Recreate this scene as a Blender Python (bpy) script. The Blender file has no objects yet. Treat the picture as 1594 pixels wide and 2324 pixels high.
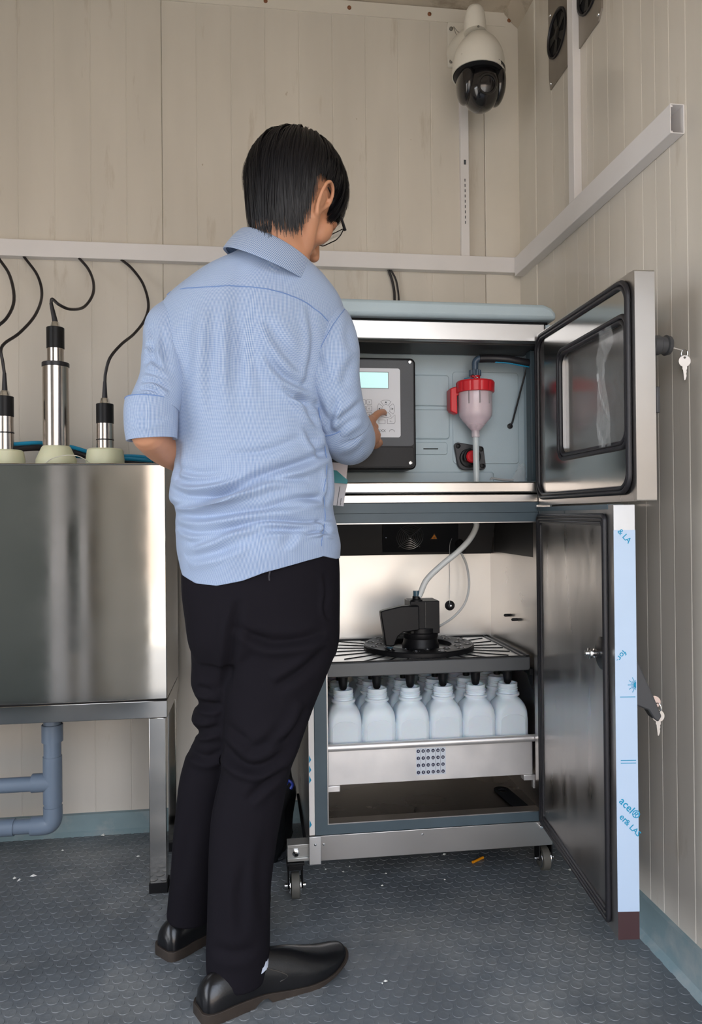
import bpy, math, random
import numpy as np
from mathutils import Vector, Matrix
R=math.radians; PI=math.pi; rnd=random.Random(7)
sc=bpy.context.scene; COL=sc.collection
# ---------------------------------------------------------------- camera
F=1678.0; CAM=np.array([0,0,0.95])
def cam_rows(yaw,pitch,roll):
    cy,sy=math.cos(yaw),math.sin(yaw); cp,sp=math.cos(pitch),math.sin(pitch)
    fwd=np.array([sy*cp,cy*cp,sp]); r=np.array([cy,-sy,0.0]); u=np.cross(r,fwd)
    c,s=math.cos(roll),math.sin(roll)
    return np.array([c*r-s*u, s*r+c*u, fwd])
RM=cam_rows(R(7.429),R(0.276),R(0.552))
cd=bpy.data.cameras.new('camera'); cam=bpy.data.objects.new('camera',cd); COL.objects.link(cam)
cd.sensor_fit='VERTICAL'; cd.sensor_height=36.0; cd.lens=F/2324*36.0; cd.clip_start=0.02
m=Matrix.Identity(4)
for i in range(3):
    m[i][0]=RM[0][i]; m[i][1]=RM[1][i]; m[i][2]=-RM[2][i]; m[i][3]=CAM[i]
cam.matrix_world=m; sc.camera=cam
# ---------------------------------------------------------------- light and exposure
w=bpy.data.worlds.new('sky'); sc.world=w; w.use_nodes=True
nt=w.node_tree; bg=nt.nodes['Background']
tc=nt.nodes.new('ShaderNodeTexCoord'); sp_=nt.nodes.new('ShaderNodeSeparateXYZ'); cr=nt.nodes.new('ShaderNodeValToRGB')
nt.links.new(tc.outputs['Generated'],sp_.inputs[0]); nt.links.new(sp_.outputs['Z'],cr.inputs[0]); nt.links.new(cr.outputs[0],bg.inputs[0])
cr.color_ramp.elements[0].position=0.0; cr.color_ramp.elements[0].color=(0.90,0.92,0.95,1)
cr.color_ramp.elements[1].position=0.9; cr.color_ramp.elements[1].color=(0.68,0.79,1.0,1)
bg.inputs[1].default_value=5.4
sd=bpy.data.lights.new('sun','SUN'); sun=bpy.data.objects.new('sun',sd); COL.objects.link(sun)
sd.energy=11.0; sd.angle=R(0.6); sd.color=(1.0,0.92,0.80); sun.rotation_euler=(R(-38),R(12),0)
sc.view_settings.view_transform='Standard'; sc.view_settings.look='None'
sc.view_settings.exposure=0.13; sc.view_settings.gamma=1.0; sc.view_settings.use_curve_mapping=False
sc.cycles.use_denoising=True; sc.cycles.max_bounces=10; sc.cycles.diffuse_bounces=6; sc.cycles.glossy_bounces=5
sc.cycles.transmission_bounces=8; sc.cycles.transparent_max_bounces=10; sc.cycles.sample_clamp_indirect=6.0; sc.cycles.caustics_refractive=False; sc.cycles.caustics_reflective=False
# ---------------------------------------------------------------- helpers
def at(px,py,Y):
    "point on the plane y=Y seen at that place of the 1594x2324 frame"
    d=RM.T@np.array([(px-797)/F,-(py-1162)/F,1.0]); return CAM+d*(Y/d[1])
def proj(P):
    v=(np.asarray(P)-CAM)@RM.T; return np.stack([797+F*v[...,0]/v[...,2],1162-F*v[...,1]/v[...,2]],-1)
def nrm(v): v=np.asarray(v,float); return v/np.linalg.norm(v)
MATS={}
def mat(name,col,rough=0.5,metal=0.0,var=0.0,vscale=8.0,bump=0.0,bscale=60.0,stretch=None,dirt=None,trans=0.0,alpha=1.0,ior=1.45,coat=0.0,rvar=0.0,emit=None,spec=None,sheen=0.0,sss=0.0):
    if name in MATS: return MATS[name]
    M=bpy.data.materials.new(name); M.use_nodes=True; t=M.node_tree; b=t.nodes['Principled BSDF']
    b.inputs['Base Color'].default_value=(*col,1); b.inputs['Roughness'].default_value=rough; b.inputs['Metallic'].default_value=metal
    b.inputs['Transmission Weight'].default_value=trans; b.inputs['Alpha'].default_value=alpha; b.inputs['IOR'].default_value=ior
    b.inputs['Coat Weight'].default_value=coat
    if sheen: b.inputs['Sheen Weight'].default_value=sheen
    if spec is not None: b.inputs['Specular IOR Level'].default_value=spec
    if sss: b.inputs['Subsurface Weight'].default_value=sss; b.inputs['Subsurface Radius'].default_value=(0.012,0.005,0.003)
    if emit: b.inputs['Emission Color'].default_value=(*emit[0],1); b.inputs['Emission Strength'].default_value=emit[1]
    L=t.links.new; N=t.nodes.new
    if var or bump or dirt or rvar:
        c=N('ShaderNodeTexCoord'); mp=N('ShaderNodeMapping'); L(c.outputs['Object'],mp.inputs[0])
        if stretch: mp.inputs['Scale'].default_value=stretch
    if var or rvar:
        n=N('ShaderNodeTexNoise'); n.inputs['Scale'].default_value=vscale; n.inputs['Detail'].default_value=5; L(mp.outputs[0],n.inputs['Vector'])
        if var:
            mx=N('ShaderNodeMix'); mx.data_type='RGBA'
            mx.inputs[6].default_value=tuple(min(1,x*(1-var)) for x in col)+(1,); mx.inputs[7].default_value=tuple(min(1,x*(1+var)) for x in col)+(1,)
            mr=N('ShaderNodeMapRange'); mr.inputs[1].default_value=.3; mr.inputs[2].default_value=.7; L(n.outputs[0],mr.inputs[0])
            L(mr.outputs[0],mx.inputs[0]); L(mx.outputs[2],b.inputs['Base Color']); last=mx.outputs[2]
        if rvar:
            mr=N('ShaderNodeMapRange'); mr.inputs[1].default_value=.3; mr.inputs[2].default_value=.7
            mr.inputs[3].default_value=max(.02,rough-rvar); mr.inputs[4].default_value=min(1,rough+rvar); L(n.outputs[0],mr.inputs[0]); L(mr.outputs[0],b.inputs['Roughness'])
    if dirt:   # (colour, scale, low, high)
        n2=N('ShaderNodeTexNoise'); n2.inputs['Scale'].default_value=dirt[1]; n2.inputs['Detail'].default_value=8; n2.inputs['Roughness'].default_value=.65; L(mp.outputs[0],n2.inputs['Vector'])
        mr=N('ShaderNodeMapRange'); mr.inputs[1].default_value=dirt[2]; mr.inputs[2].default_value=dirt[3]; L(n2.outputs[0],mr.inputs[0])
        mx2=N('ShaderNodeMix'); mx2.data_type='RGBA'; mx2.inputs[6].default_value=(*col,1)
        if var: L(last,mx2.inputs[6])
        mx2.inputs[7].default_value=(*dirt[0],1); L(mr.outputs[0],mx2.inputs[0]); L(mx2.outputs[2],b.inputs['Base Color'])
    if bump:
        n3=N('ShaderNodeTexNoise'); n3.inputs['Scale'].default_value=bscale; n3.inputs['Detail'].default_value=4; L(mp.outputs[0],n3.inputs['Vector'])
        bp=N('ShaderNodeBump'); bp.inputs['Strength'].default_value=bump; bp.inputs['Distance'].default_value=.002; L(n3.outputs[0],bp.inputs['Height']); L(bp.outputs[0],b.inputs['Normal'])
    if coat: b.inputs['Coat Roughness'].default_value=.09
    MATS[name]=M; return M
class MB:
    def __init__(s): s.v=[]; s.f=[]
    def add(s,vs,fs):
        o=len(s.v); s.v+= [tuple(map(float,p)) for p in vs]; s.f+=[tuple(i+o for i in q) for q in fs]; return s
    def box(s,x0,x1,y0,y1,z0,z1):
        return s.hexa([(x0,y0,z0),(x1,y0,z0),(x1,y1,z0),(x0,y1,z0)],[(x0,y0,z1),(x1,y0,z1),(x1,y1,z1),(x0,y1,z1)])
    def hexa(s,lo,hi):
        return s.add(list(lo)+list(hi),[(3,2,1,0),(4,5,6,7),(0,1,5,4),(1,2,6,5),(2,3,7,6),(3,0,4,7)])
    def prism(s,loop,off):
        "closed polygon loop (3d points) extruded by vector off"
        n=len(loop); L=[np.asarray(p,float) for p in loop]; H=[p+np.asarray(off,float) for p in L]
        return s.add(L+H,[tuple(range(n))[::-1],tuple(range(n,2*n))]+[(i,(i+1)%n,n+(i+1)%n,n+i) for i in range(n)])
    def ring_prism(s,outer,inner,off):
        n=len(outer); off=np.asarray(off,float); A=[np.asarray(p,float) for p in outer]; B=[np.asarray(p,float) for p in inner]
        vs=A+B+[p+off for p in A]+[p+off for p in B]; fs=[]
        for i in range(n):
            j=(i+1)%n; fs+=[(i,n+i,n+j,j),(2*n+i,2*n+j,3*n+j,3*n+i),(i,j,2*n+j,2*n+i),(n+i,3*n+i,3*n+j,n+j)]
        return s.add(vs,fs)
    def tube(s,path,r,n=12,cap=True,round_=False):
        P=[np.asarray(p,float) for p in path]; k=len(P); rr=[r]*k if np.isscalar(r) else list(r)
        if round_:
            d0=nrm(P[0]-P[1]); d1=nrm(P[-1]-P[-2]); r0,r1=rr[0],rr[-1]
            P=[P[0]+d0*r0*.97,P[0]+d0*r0*.8,P[0]+d0*r0*.45]+P+[P[-1]+d1*r1*.45,P[-1]+d1*r1*.8,P[-1]+d1*r1*.97]
            rr=[r0*.2,r0*.6,r0*.89]+rr+[r1*.89,r1*.6,r1*.2]; k=len(P)
        t=nrm(P[1]-P[0]); a=np.cross(t,(0,0,1)); 
        if np.linalg.norm(a)<.1: a=np.cross(t,(0,1,0))
        a=nrm(a); vs=[]
        for i in range(k):
            t=nrm(P[min(i+1,k-1)]-P[max(i-1,0)]); a=nrm(a-t*(a@t)); b=np.cross(t,a)
            vs+=[P[i]+rr[i]*(math.cos(2*PI*j/n)*a+math.sin(2*PI*j/n)*b) for j in range(n)]
        fs=[(i*n+j,i*n+(j+1)%n,(i+1)*n+(j+1)%n,(i+1)*n+j) for i in range(k-1) for j in range(n)]
        if cap: fs+=[tuple(range(n))[::-1],tuple(range((k-1)*n,k*n))]
        return s.add(vs,fs)
    def cyl(s,a,b,r,n=24,r2=None): return s.tube([a,b],[r,r if r2 is None else r2],n)
    def lathe(s,c,prof,ax=(0,0,1),n=32,closed=True):
        "prof: (radius, distance along ax) list"
        ax=nrm(ax); a=np.cross(ax,(0,0,1)) if abs(ax[2])<.9 else np.cross(ax,(0,1,0)); a=nrm(a); b=np.cross(ax,a); c=np.asarray(c,float); vs=[]
        for r,h in prof: vs+=[c+ax*h+max(r,1e-5)*(math.cos(2*PI*j/n)*a+math.sin(2*PI*j/n)*b) for j in range(n)]
        k=len(prof); fs=[(i*n+j,i*n+(j+1)%n,(i+1)*n+(j+1)%n,(i+1)*n+j) for i in range(k-1) for j in range(n)]
        if closed: fs+=[tuple(range(n))[::-1],tuple(range((k-1)*n,k*n))]
        return s.add(vs,fs)
    def ell(s,c,ra,fa,ua,frame=np.eye(3),n=24,m_=14):
        c=np.asarray(c,float); vs=[]; 
        for i in range(m_+1):
            th=PI*(i+.001)/(m_+.002)
            for j in range(n):
                ph=2*PI*j/n; q=np.array([ra*math.sin(th)*math.cos(ph),fa*math.sin(th)*math.sin(ph),-ua*math.cos(th)]); vs.append(c+q@frame)
        fs=[(i*n+j,i*n+(j+1)%n,(i+1)*n+(j+1)%n,(i+1)*n+j) for i in range(m_) for j in range(n)]+[tuple(range(n))[::-1],tuple(range(m_*n,(m_+1)*n))]
        return s.add(vs,fs)
def rloc(o):
    v=Vector((0,0,0))
    while o: v=v+o.location; o=o.parent
    return v
def setmesh(me,mb,off):
    vs=[(p[0]-off[0],p[1]-off[1],p[2]-off[2]) for p in mb.v]; me.from_pydata(vs,[],mb.f); me.update()
def obj(name,mb,m_,parent=None,bevel=0.0,smooth=35,recalc=True,fix=True):
    me=bpy.data.meshes.new(name); setmesh(me,mb,rloc(parent) if parent else (0,0,0))
    if fix:
        import bmesh
        b=bmesh.new(); b.from_mesh(me); bmesh.ops.recalc_face_normals(b,faces=b.faces); b.to_mesh(me); b.free()
    me.materials.append(m_); o=bpy.data.objects.new(name,me); COL.objects.link(o)
    if parent: o.parent=parent
    if smooth:
        me.polygons.foreach_set('use_smooth',[True]*len(me.polygons)); me.set_sharp_from_angle(angle=R(smooth))
    if bevel:
        b=o.modifiers.new('bevel','BEVEL'); b.width=bevel; b.segments=2; b.limit_method='ANGLE'; b.angle_limit=R(40)
    return o
def tag(o,label=None,cat=None,group=None,kind=None):
    if label: o['label']=label
    if cat: o['category']=cat
    if group: o['group']=group
    if kind: o['kind']=kind
    return o
def thing(name,loc,label,cat,group=None):
    o=bpy.data.objects.new(name,None); COL.objects.link(o); o.location=loc; o.empty_display_size=.05
    return tag(o,label,cat,group)
def struct(name,mb,m_,**k): return tag(obj(name,mb,m_,**k),kind='structure')
def rrect(s0,s1,z0,z1,r,n=6):
    "rounded rectangle in 2d, counter-clockwise"
    out=[]
    for cx,cz,a0 in ((s1-r,z0+r,-90),(s1-r,z1-r,0),(s0+r,z1-r,90),(s0+r,z0+r,180)):
        for i in range(n+1):
            a=R(a0+90*i/n); out.append((cx+r*math.cos(a),cz+r*math.sin(a)))
    return out
def spline(P,n):
    "Catmull-Rom through points (rows), n samples"
    P=np.asarray(P,float); k=len(P); out=[]
    Q=np.vstack([2*P[0]-P[1],P,2*P[-1]-P[-2]])
    for t in np.linspace(0,k-1-1e-9,n):
        i=int(t); u=t-i; a,b,c,d=Q[i],Q[i+1],Q[i+2],Q[i+3]
        out.append(.5*((2*b)+(-a+c)*u+(2*a-5*b+4*c-d)*u*u+(-a+3*b-3*c+d)*u**3))
    return np.array(out)
def text(name,s,size,loc,xdir,ydir,m_,parent=None,align='LEFT',extrude=.0002,bold=False):
    c=bpy.data.curves.new(name,'FONT'); c.body=s; c.size=size; c.extrude=extrude; c.align_x=align; c.resolution_u=2
    if bold: c.offset=size*.012
    x=nrm(xdir); y=nrm(np.asarray(ydir)-x*(np.asarray(ydir)@x)); z=np.cross(x,y)
    o=bpy.data.objects.new(name,c); M4=Matrix.Identity(4)
    for i in range(3): M4[i][0]=x[i]; M4[i][1]=y[i]; M4[i][2]=z[i]
    o.data.materials.append(m_); COL.objects.link(o)
    dg=bpy.context.evaluated_depsgraph_get(); me=bpy.data.meshes.new_from_object(o.evaluated_get(dg)); bpy.data.objects.remove(o)
    M4.translation=Vector(loc)-(rloc(parent) if parent else Vector((0,0,0))); me.transform(M4)
    o=bpy.data.objects.new(name,me); COL.objects.link(o)
    if parent: o.parent=parent
    return o
def bake(o):
    dg=bpy.context.evaluated_depsgraph_get(); me=bpy.data.meshes.new_from_object(o.evaluated_get(dg)); old=o.data; o.modifiers.clear(); o.data=me; return o
# ---------------------------------------------------------------- materials
WALL=mat('wall_paint',(.61,.57,.505),.42,var=.05,vscale=3,stretch=(3,3,.5),dirt=((.42,.36,.28),5,.60,.80),bump=.02,bscale=300,rvar=.05,coat=.7)
WALL2=mat('flashing_paint',(.66,.62,.55),.45,var=.05,vscale=4)
CEIL=mat('ceiling_paint',(.50,.44,.36),.6,var=.1,vscale=5,dirt=((.22,.17,.12),9,.50,.70))
TRUNK=mat('white_plastic_trunking',(.72,.70,.70),.45,var=.03,vscale=6)
STEEL=mat('brushed_steel',(.53,.51,.49),.30,1.0,var=.03,vscale=5,stretch=(.6,1,1.2),rvar=.03)
STEELV=mat('hazy_steel',(.42,.41,.40),.33,1.0,var=.12,vscale=7,stretch=(1,3,.35),rvar=.08)
MIRR=mat('polished_steel',(.47,.45,.42),.08,1.0,var=.05,vscale=5,rvar=.04,bump=.03,bscale=6)
CHROME=mat('chrome',(.75,.75,.75),.12,1.0)
SLATE=mat('slate_paint',(.065,.095,.115),.45,var=.1,vscale=10)
SKIRT=mat('blue_green_skirting',(.20,.28,.30),.5,var=.12,vscale=6,dirt=((.33,.36,.36),9,.5,.75))
BLUEG=mat('pale_blue_grey_plastic',(.43,.53,.58),.5,var=.03,vscale=6,bump=.15,bscale=500)
BLACK=mat('black_plastic',(.007,.007,.008),.42,bump=.05,bscale=400,spec=.28)
BLACK2=mat('matt_black',(.009,.009,.010),.75,spec=.2)
RUBBER=mat('black_rubber',(.016,.015,.018),.42)
DGREY=mat('dark_grey_enclosure',(.070,.074,.082),.5,bump=.2,bscale=600,var=.06)
INK=mat('print_ink',(.06,.07,.08),.6)
WHITE=mat('white_print',(.75,.76,.78),.5)
RED=mat('red_plastic',(.62,.02,.03),.35)
PVCB=mat('blue_grey_pvc',(.155,.20,.265),.32,var=.06)
CREAM=mat('cream_nylon',(.66,.66,.46),.45,var=.04,sss=.1)
CABLE=mat('black_cable',(.014,.011,.012),.42)
BLUE=mat('blue_hose',(.01,.24,.42),.35)
HDPE=mat('white_polythene',(.72,.80,.86),.42,sss=.25)
TUBE=mat('milky_tubing',(.80,.82,.80),.28,alpha=.88)
CLEAR=mat('clear_plastic',(.86,.76,.80),.12,alpha=.42,spec=.8)
FILM=mat('pale_blue_film',(.42,.53,.68),.42,var=.02)
CYAN=mat('cyan_print',(.0,.24,.42),.5)
SKIN=mat('skin',(.54,.265,.155),.5,sss=.15,var=.06,vscale=25)
LEATHER=mat('black_leather',(.005,.005,.006),.28,bump=.12,bscale=250,coat=.12)
SOLE=mat('brown_sole',(.035,.026,.020),.6,var=.2,vscale=40)
HAIRM=mat('black_hair',(.005,.0045,.006),.40,spec=.38)
TROUS=mat('black_wool_cloth',(.0085,.0075,.0105),.9,bump=.1,bscale=700,spec=.12)
# ---------------------------------------------------------------- setting
XR=.87; YB=2.32; ZC=2.585; XL=-1.65; YF=-.18
struct('floor',MB().box(XL-.1,XR+.1,YF-.1,YB+.1,-.05,0),mat('rubber_floor',(.125,.138,.150),.46,var=.22,vscale=5,dirt=((.25,.255,.25),2.6,.46,.70),bump=.15,bscale=150,rvar=.12))
fl=bpy.data.objects['floor']
st=MB(); pitch=.0288; row=pitch*.866; j=0; y=1.0
while y<2.30:
    x=-1.05+(j%2)*pitch/2
    while x<.85:
        r=.0117; n=16; h=.0009
        st.add([(x+r*math.cos(2*PI*k/n),y+r*math.sin(2*PI*k/n),-.0002) for k in range(n)]+[(x+(r-.0007)*math.cos(2*PI*k/n),y+(r-.0007)*math.sin(2*PI*k/n),h) for k in range(n)]+[(x+(r-.0022)*math.cos(2*PI*k/n),y+(r-.0022)*math.sin(2*PI*k/n),h-.0002) for k in range(n)],
               [(k,(k+1)%n,n+(k+1)%n,n+k) for k in range(n)]+[(n+k,n+(k+1)%n,2*n+(k+1)%n,2*n+k) for k in range(n)]+[tuple(range(2*n,3*n))])
        x+=pitch
    y+=row; j+=1
tag(obj('stud',st,bpy.data.materials['rubber_floor'],fl,fix=False,smooth=25),kind='stuff')
struct('ceiling',MB().box(XL-.1,XR+.1,YF-.1,YB+.1,ZC,ZC+.08),CEIL)
ce=bpy.data.objects['ceiling']
for k,yy in enumerate((2.235,2.12,1.9)):
    obj('panel_joint',MB().box(XL,XR,yy,yy+.012,ZC-.004,ZC+.001),CEIL,ce,smooth=0)
def panel(name,parent,axis,u0,u1,face,grooves,z0=0.0,z1=ZC,m_=None,gd=.0009,gw=.0022):
    "sandwich wall sheet whose face carries narrow pressed grooves; axis 'x' lies on y=face, axis 'y' on x=face"
    pts=[(u0+.0004,.0018),(u0+.0022,0)]
    for g in sorted(grooves):
        if u0+.012<g<u1-.012: pts+=[(g-gw,0),(g-gw*.35,gd),(g+gw*.35,gd),(g+gw,0)]
    pts+=[(u1-.0022,0),(u1-.0004,.0018)]
    back=.022
    loop=pts+[(u1-.0004,back),(u0+.0004,back)]
    n=len(loop); 
    P=lambda u,d,z:(u,face+d,z) if axis=='x' else (face+d,u,z)
    vs=[P(u,d,z0) for u,d in loop]+[P(u,d,z1) for u,d in loop]
    fs=[(i,(i+1)%n,n+(i+1)%n,n+i) for i in range(n)]
    return obj('panel',MB().add(vs,fs),m_ or WALL,parent,smooth=0)
wb=struct('wall_back',MB().box(XL-.1,XR+.1,YB+.022,YB+.09,0,ZC),WALL)
gb=[-1.33+.1058*k for k in range(24)]
for a,b in ((XL,-1.33),(-1.33,-.272),(-.272,.752)): panel('panel',wb,'x',a,b,YB,[a+.1058*(k+1) for k in range(10)] if a>-1.6 else [])
panel('panel',wb,'x',.752,XR+.02,YB-.003,[],m_=WALL2)
wr=struct('wall_right',MB().box(XR+.022,XR+.09,YF-.1,YB+.1,0,ZC),WALL)
panel('panel',wr,'y',2.175,YB,XR-.003,[],m_=WALL2)
panel('panel',wr,'y',1.385,2.175,XR,[2.053,1.97,1.89,1.828,1.793,1.713,1.634,1.555,1.50,1.445])
panel('panel',wr,'y',.30,1.385,XR,[1.385-.0815*(k+1) for k in range(12)])
panel('panel',wr,'y',YF,.30,XR,[])
wl=MB(); wl.box(XL-.09,XL,1.15,YB+.1,0,ZC); wl.box(XL-.09,XL,YF-.1,.15,0,ZC); wl.box(XL-.09,XL,.15,1.15,2.0,ZC); struct('wall_left',wl,WALL)  # opening in this unseen wall is added to brighten the right wall
# front wall has the open doorway through which the daylight comes
wf=MB(); wf.box(XL,-.56,YF-.09,YF,0,ZC); wf.box(-.56,XR+.02,YF-.09,YF,2.08,ZC); struct('wall_front',wf,WALL)
struct('reflected_panel',MB().box(XL+.02,-1.05,YF+.001,YF+.03,0.01,2.05),mat('dark_reflected_panel',(.13,.15,.14),.5)); dj=bpy.data.objects['reflected_panel']  # unseen dark panel added to darken the left of the tank's reflection
obj('reflected_post',MB().box(-1.045,-.965,YF+.001,YF+.05,0,2.1),TRUNK,dj,smooth=0); obj('reflected_post',MB().box(-.90,-.86,YF+.001,YF+.05,0,2.1),TRUNK,dj,smooth=0); obj('reflected_dark_strip',MB().box(-.963,-.902,YF+.001,YF+.02,.25,2.1),MATS['dark_reflected_panel'],dj,smooth=0)  # unseen pale posts and dark strip, added as streaks for the tank to reflect
for px_,py_,s_ in ((650,214,.0045),(810,270,.003),(460,374,.0035),(933,317,.002),(652,210,.003)):
    q_=at(px_,py_,YB); obj('stain',MB().prism([(q_[0]+s_*math.cos(a)*(.6+.4*math.sin(3*a)),YB+.0003,q_[2]+s_*math.sin(a)) for a in (0,1,2,3,4,5)],(0,-.0012,0)),CEIL,wb,smooth=0)
struct('ground',MB().box(-12,9,-14,9,-.20,-.12),mat('sunlit_ground',(.46,.42,.36),.9,var=.15,vscale=1.2))
nb=MB(); nb.box(-9,9,-9.5,-9.2,-.12,2.6); struct('boundary_wall',nb,mat('outside_wall',(.58,.49,.42),.9,var=.1,vscale=1))
# skirting
def skirt(name,loop,off): return struct(name,MB().prism(loop,off),SKIRT,bevel=.0)
skirt('baseboard_back',[(XL,YB,.0),(XL,YB-.026,.0),(XL,YB-.013,.012),(XL,YB-.011,.060),(XL,YB,.062)],(XR-XL,0,0))
skirt('baseboard_right',[(XR,YF,.0),(XR-.026,YF,.0),(XR-.012,YF,.012),(XR-.010,YF,.083),(XR,YF,.085)],(0,YB-YF,0))
# ceiling angle with rivets, corner flashing
tr=struct('trim_1',MB().prism([(XL,YB,ZC),(XL,YB-.0045,ZC-.002),(XL,YB-.0045,ZC-.046),(XL,YB,ZC-.046)],(XR-XL-.045,0,0)),WALL2)
for px,py in ((603,5),(793,18),(975,34),(1156,46)):
    p=at(px,py,YB-.0045); obj('rivet',MB().lathe((p[0],YB-.0045,ZC-.025),[(.0065,0),(.0062,.002),(.003,.0045),(0,.005)],(0,-1,0),14),mat('rusty_rivet',(.20,.075,.03),.6),tr)
t2=struct('trim_2',MB().prism([(XR-.048,YB-.0046,ZC),(XR-.048,YB-.0046,ZC-.005),(XR-.02,YB-.0046,ZC-.036),(XR-.002,YB-.0046,ZC-.05),(XR-.002,YB-.0046,ZC)],(0,-1.6,0)),CEIL)
# trunking
def trunk(name,y0,y1,label,build):
    t=thing(name,y0,label,'trunking'); build(t); return t
t=thing('cable_trunking',(0.05,2.3,1.755),'wide white cable trunking running level across the back wall behind the man','trunking')
obj('duct',MB().box(XL,.843,2.292,YB,1.728,1.778),TRUNK,t,bevel=.0015)
t=thing('cable_trunking',(.855,1.8,1.755),'wide white cable trunking with an open cut end on the right wall','trunking')
o_=rrect(0,.031,1.716,1.776,.002,2); i_=rrect(.0018,.0292,1.7178,1.7742,.001,2)
obj('duct',MB().ring_prism([(XR-.031+a,1.392,z) for a,z in o_],[(XR-.031+a,1.392,z) for a,z in i_],(0,YB-.03-1.392,0)),TRUNK,t,smooth=0)
b=MB(); b.box(XR-.0305,XR-.024,1.394,2.28,1.770,1.7745); b.box(XR-.0305,XR-.024,1.394,2.28,1.7175,1.722); obj('cover_clip',b,TRUNK,t,smooth=0)
def vtrunk(label,box,marks=None):
    t=thing('cable_conduit',((box[0]+box[1])/2,(box[2]+box[3])/2,box[4]),label,'conduit'); obj('duct',MB().box(*box),TRUNK,t,bevel=.001)
    return t
t=vtrunk('narrow white vertical conduit below the dome camera on the back wall',(.667,.694,2.303,YB,1.778,2.36))
for k in range(9): obj('printed_mark',MB().box(.679,.6815,2.3022,2.3031,2.02-k*.017,2.029-k*.017),INK,t,smooth=0)
obj('printed_mark',MB().box(.677,.684,2.3022,2.3031,2.075,2.090),INK,t,smooth=0)
vtrunk('narrow white vertical conduit over the vent plate on the right wall',(XR-.022,XR,1.862,1.895,1.776,ZC))
# vent plate with two round openings
t=thing('vent_plate',(XR-.004,1.9,2.19),'grey metal plate with two round fan openings high on the right wall','vent')
cs=[(2.0,2.315),(1.80,2.305)]
def plate_with_holes(x,y0,y1,z0,z1,holes,r,th):
    b=MB(); xs=[y0]+[(holes[i][0]+holes[i+1][0])/2 for i in range(len(holes)-1)]+[y1]; xs=sorted(xs); hs=sorted(holes)
    for k,(cy,cz) in enumerate(hs):
        a0,a1=xs[k],xs[k+1]; n=32; inn=[];out=[]
        for q in range(n):
            a=2*PI*q/n; dy,dz=math.cos(a),math.sin(a); inn.append((x,cy+r*dy,cz+r*dz))
            tt=min(((a1-cy)/dy if dy>1e-6 else 1e9),((a0-cy)/dy if dy<-1e-6 else 1e9),((z1-cz)/dz if dz>1e-6 else 1e9),((z0-cz)/dz if dz<-1e-6 else 1e9)); out.append((x,cy+tt*dy,cz+tt*dz))
        b.ring_prism(out,inn,(th,0,0))
    return b
obj('plate',plate_with_holes(XR-.0045,1.733,2.063,2.184,2.50,cs,.060,.004),mat('dull_grey_plate',(.30,.27,.235),.42,.5,var=.1,vscale=10),t)
for cy,cz in cs:
    f=obj('fan_duct',MB().lathe((XR-.0055,cy,cz),[(.064,0),(.064,.004),(.059,.0045),(.058,.0010),(.056,-.002),(.055,.0),(.055,.0012)],(-1,0,0),32,False),RUBBER,t)
    obj('backing',MB().lathe((XR-.001,cy,cz),[(.06,0),(.06,.001)],(-1,0,0),32),BLACK2,f)
    bl=MB()
    for k in range(5):
        a=2*PI*k/5; e=np.array([0,math.cos(a),math.sin(a)]); g=np.array([0,-math.sin(a),math.cos(a)]); c=np.array([XR-.004,cy,cz])
        bl.prism([c+e*.014-g*.006,c+e*.052-g*.012,c+e*.053+g*.014,c+e*.014+g*.008],(-.0012,0,0))
    bl.lathe((XR-.003,cy,cz),[(.017,0),(.017,.003),(.012,.005),(0,.0055)],(-1,0,0),20); obj('fan_blade',bl,BLACK,f)
for cy,cz in ((2.05,2.20),(2.05,2.40),(1.75,2.36),(1.75,2.20),(1.90,2.20)): obj('screw',MB().lathe((XR-.0045,cy,cz),[(.0055,0),(.005,.002),(0,.003)],(-1,0,0),12),CHROME,t)
# ---------------------------------------------------------------- dome camera
def P3(px,py,Y): return at(px,py,Y)
WP=mat('white_camera_shell',(.70,.67,.60),.4); YK=2.13
t=thing('security_camera',(.66,2.2,2.2),'white and black pan tilt dome security camera on the back wall near the corner','security camera')
a0=at(1015,52,2.315); a1=at(1052,152,2.315)
obj('wall_plate',MB().prism([(x,2.319,z) for x,z in rrect(a0[0],a0[0]+.13,a1[2]-.005,a0[2],.006,3)],(0,-.012,0)),WP,t,bevel=.002)
for px,py in ((1024,66),(1024,140)):
    p=at(px,py,2.306); obj('bolt',MB().lathe(p,[(.006,0),(.006,.004),(.003,.006)],(0,-1,0),12),mat('dull_bolt',(.20,.19,.17),.5,.6),t)
tc_=at(1082,95,YK)
obj('mount_arm',MB().tube([(tc_[0]-.004,2.31,tc_[2]+.075),(tc_[0]-.004,2.26,tc_[2]+.070),(tc_[0]-.004,2.20,tc_[2]+.05),(tc_[0],2.15,tc_[2]+.03)],[.040,.037,.034,.030],24),WP,t)
top=at(1078,14,YK); nb_=at(1082,72,YK); hr=.031
obj('mount_cap',MB().lathe((top[0],YK,top[2]),[(0,0),(.012,.001),(.021,.006),(.027,.016),(.0305,.032),(.032,.05),(.033,top[2]-nb_[2]+.004)],(0,0,-1),28),WP,t)
p=at(1086,60,YK-.034); obj('bolt',MB().lathe(p,[(.0035,0),(.003,.002),(0,.002)],(0,-1,0),10),MATS['dull_bolt'],t)
hc=at(1087,84,YK); rim=at(1090,163,YK); hh=hc[2]-rim[2]; tl=nrm((-.02,.0,-1))
prof=[(.034,0),(.040,.006),(.052,.018),(.064,.036),(.072,.055),(.0765,.075),(.0785,hh+.006),(.0785,hh+.012),(.0755,hh+.012),(.072,hh-.01)]
obj('dome_housing',MB().lathe(hc,prof,tl,40),WP,t)
lab=text('print_label','FCC CE',.009,(hc[0]-.066,YK-.043,rim[2]+.018),(.8,-.55,0),(0,0,1),mat('label_grey',(.3,.28,.25),.6),t)
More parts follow.
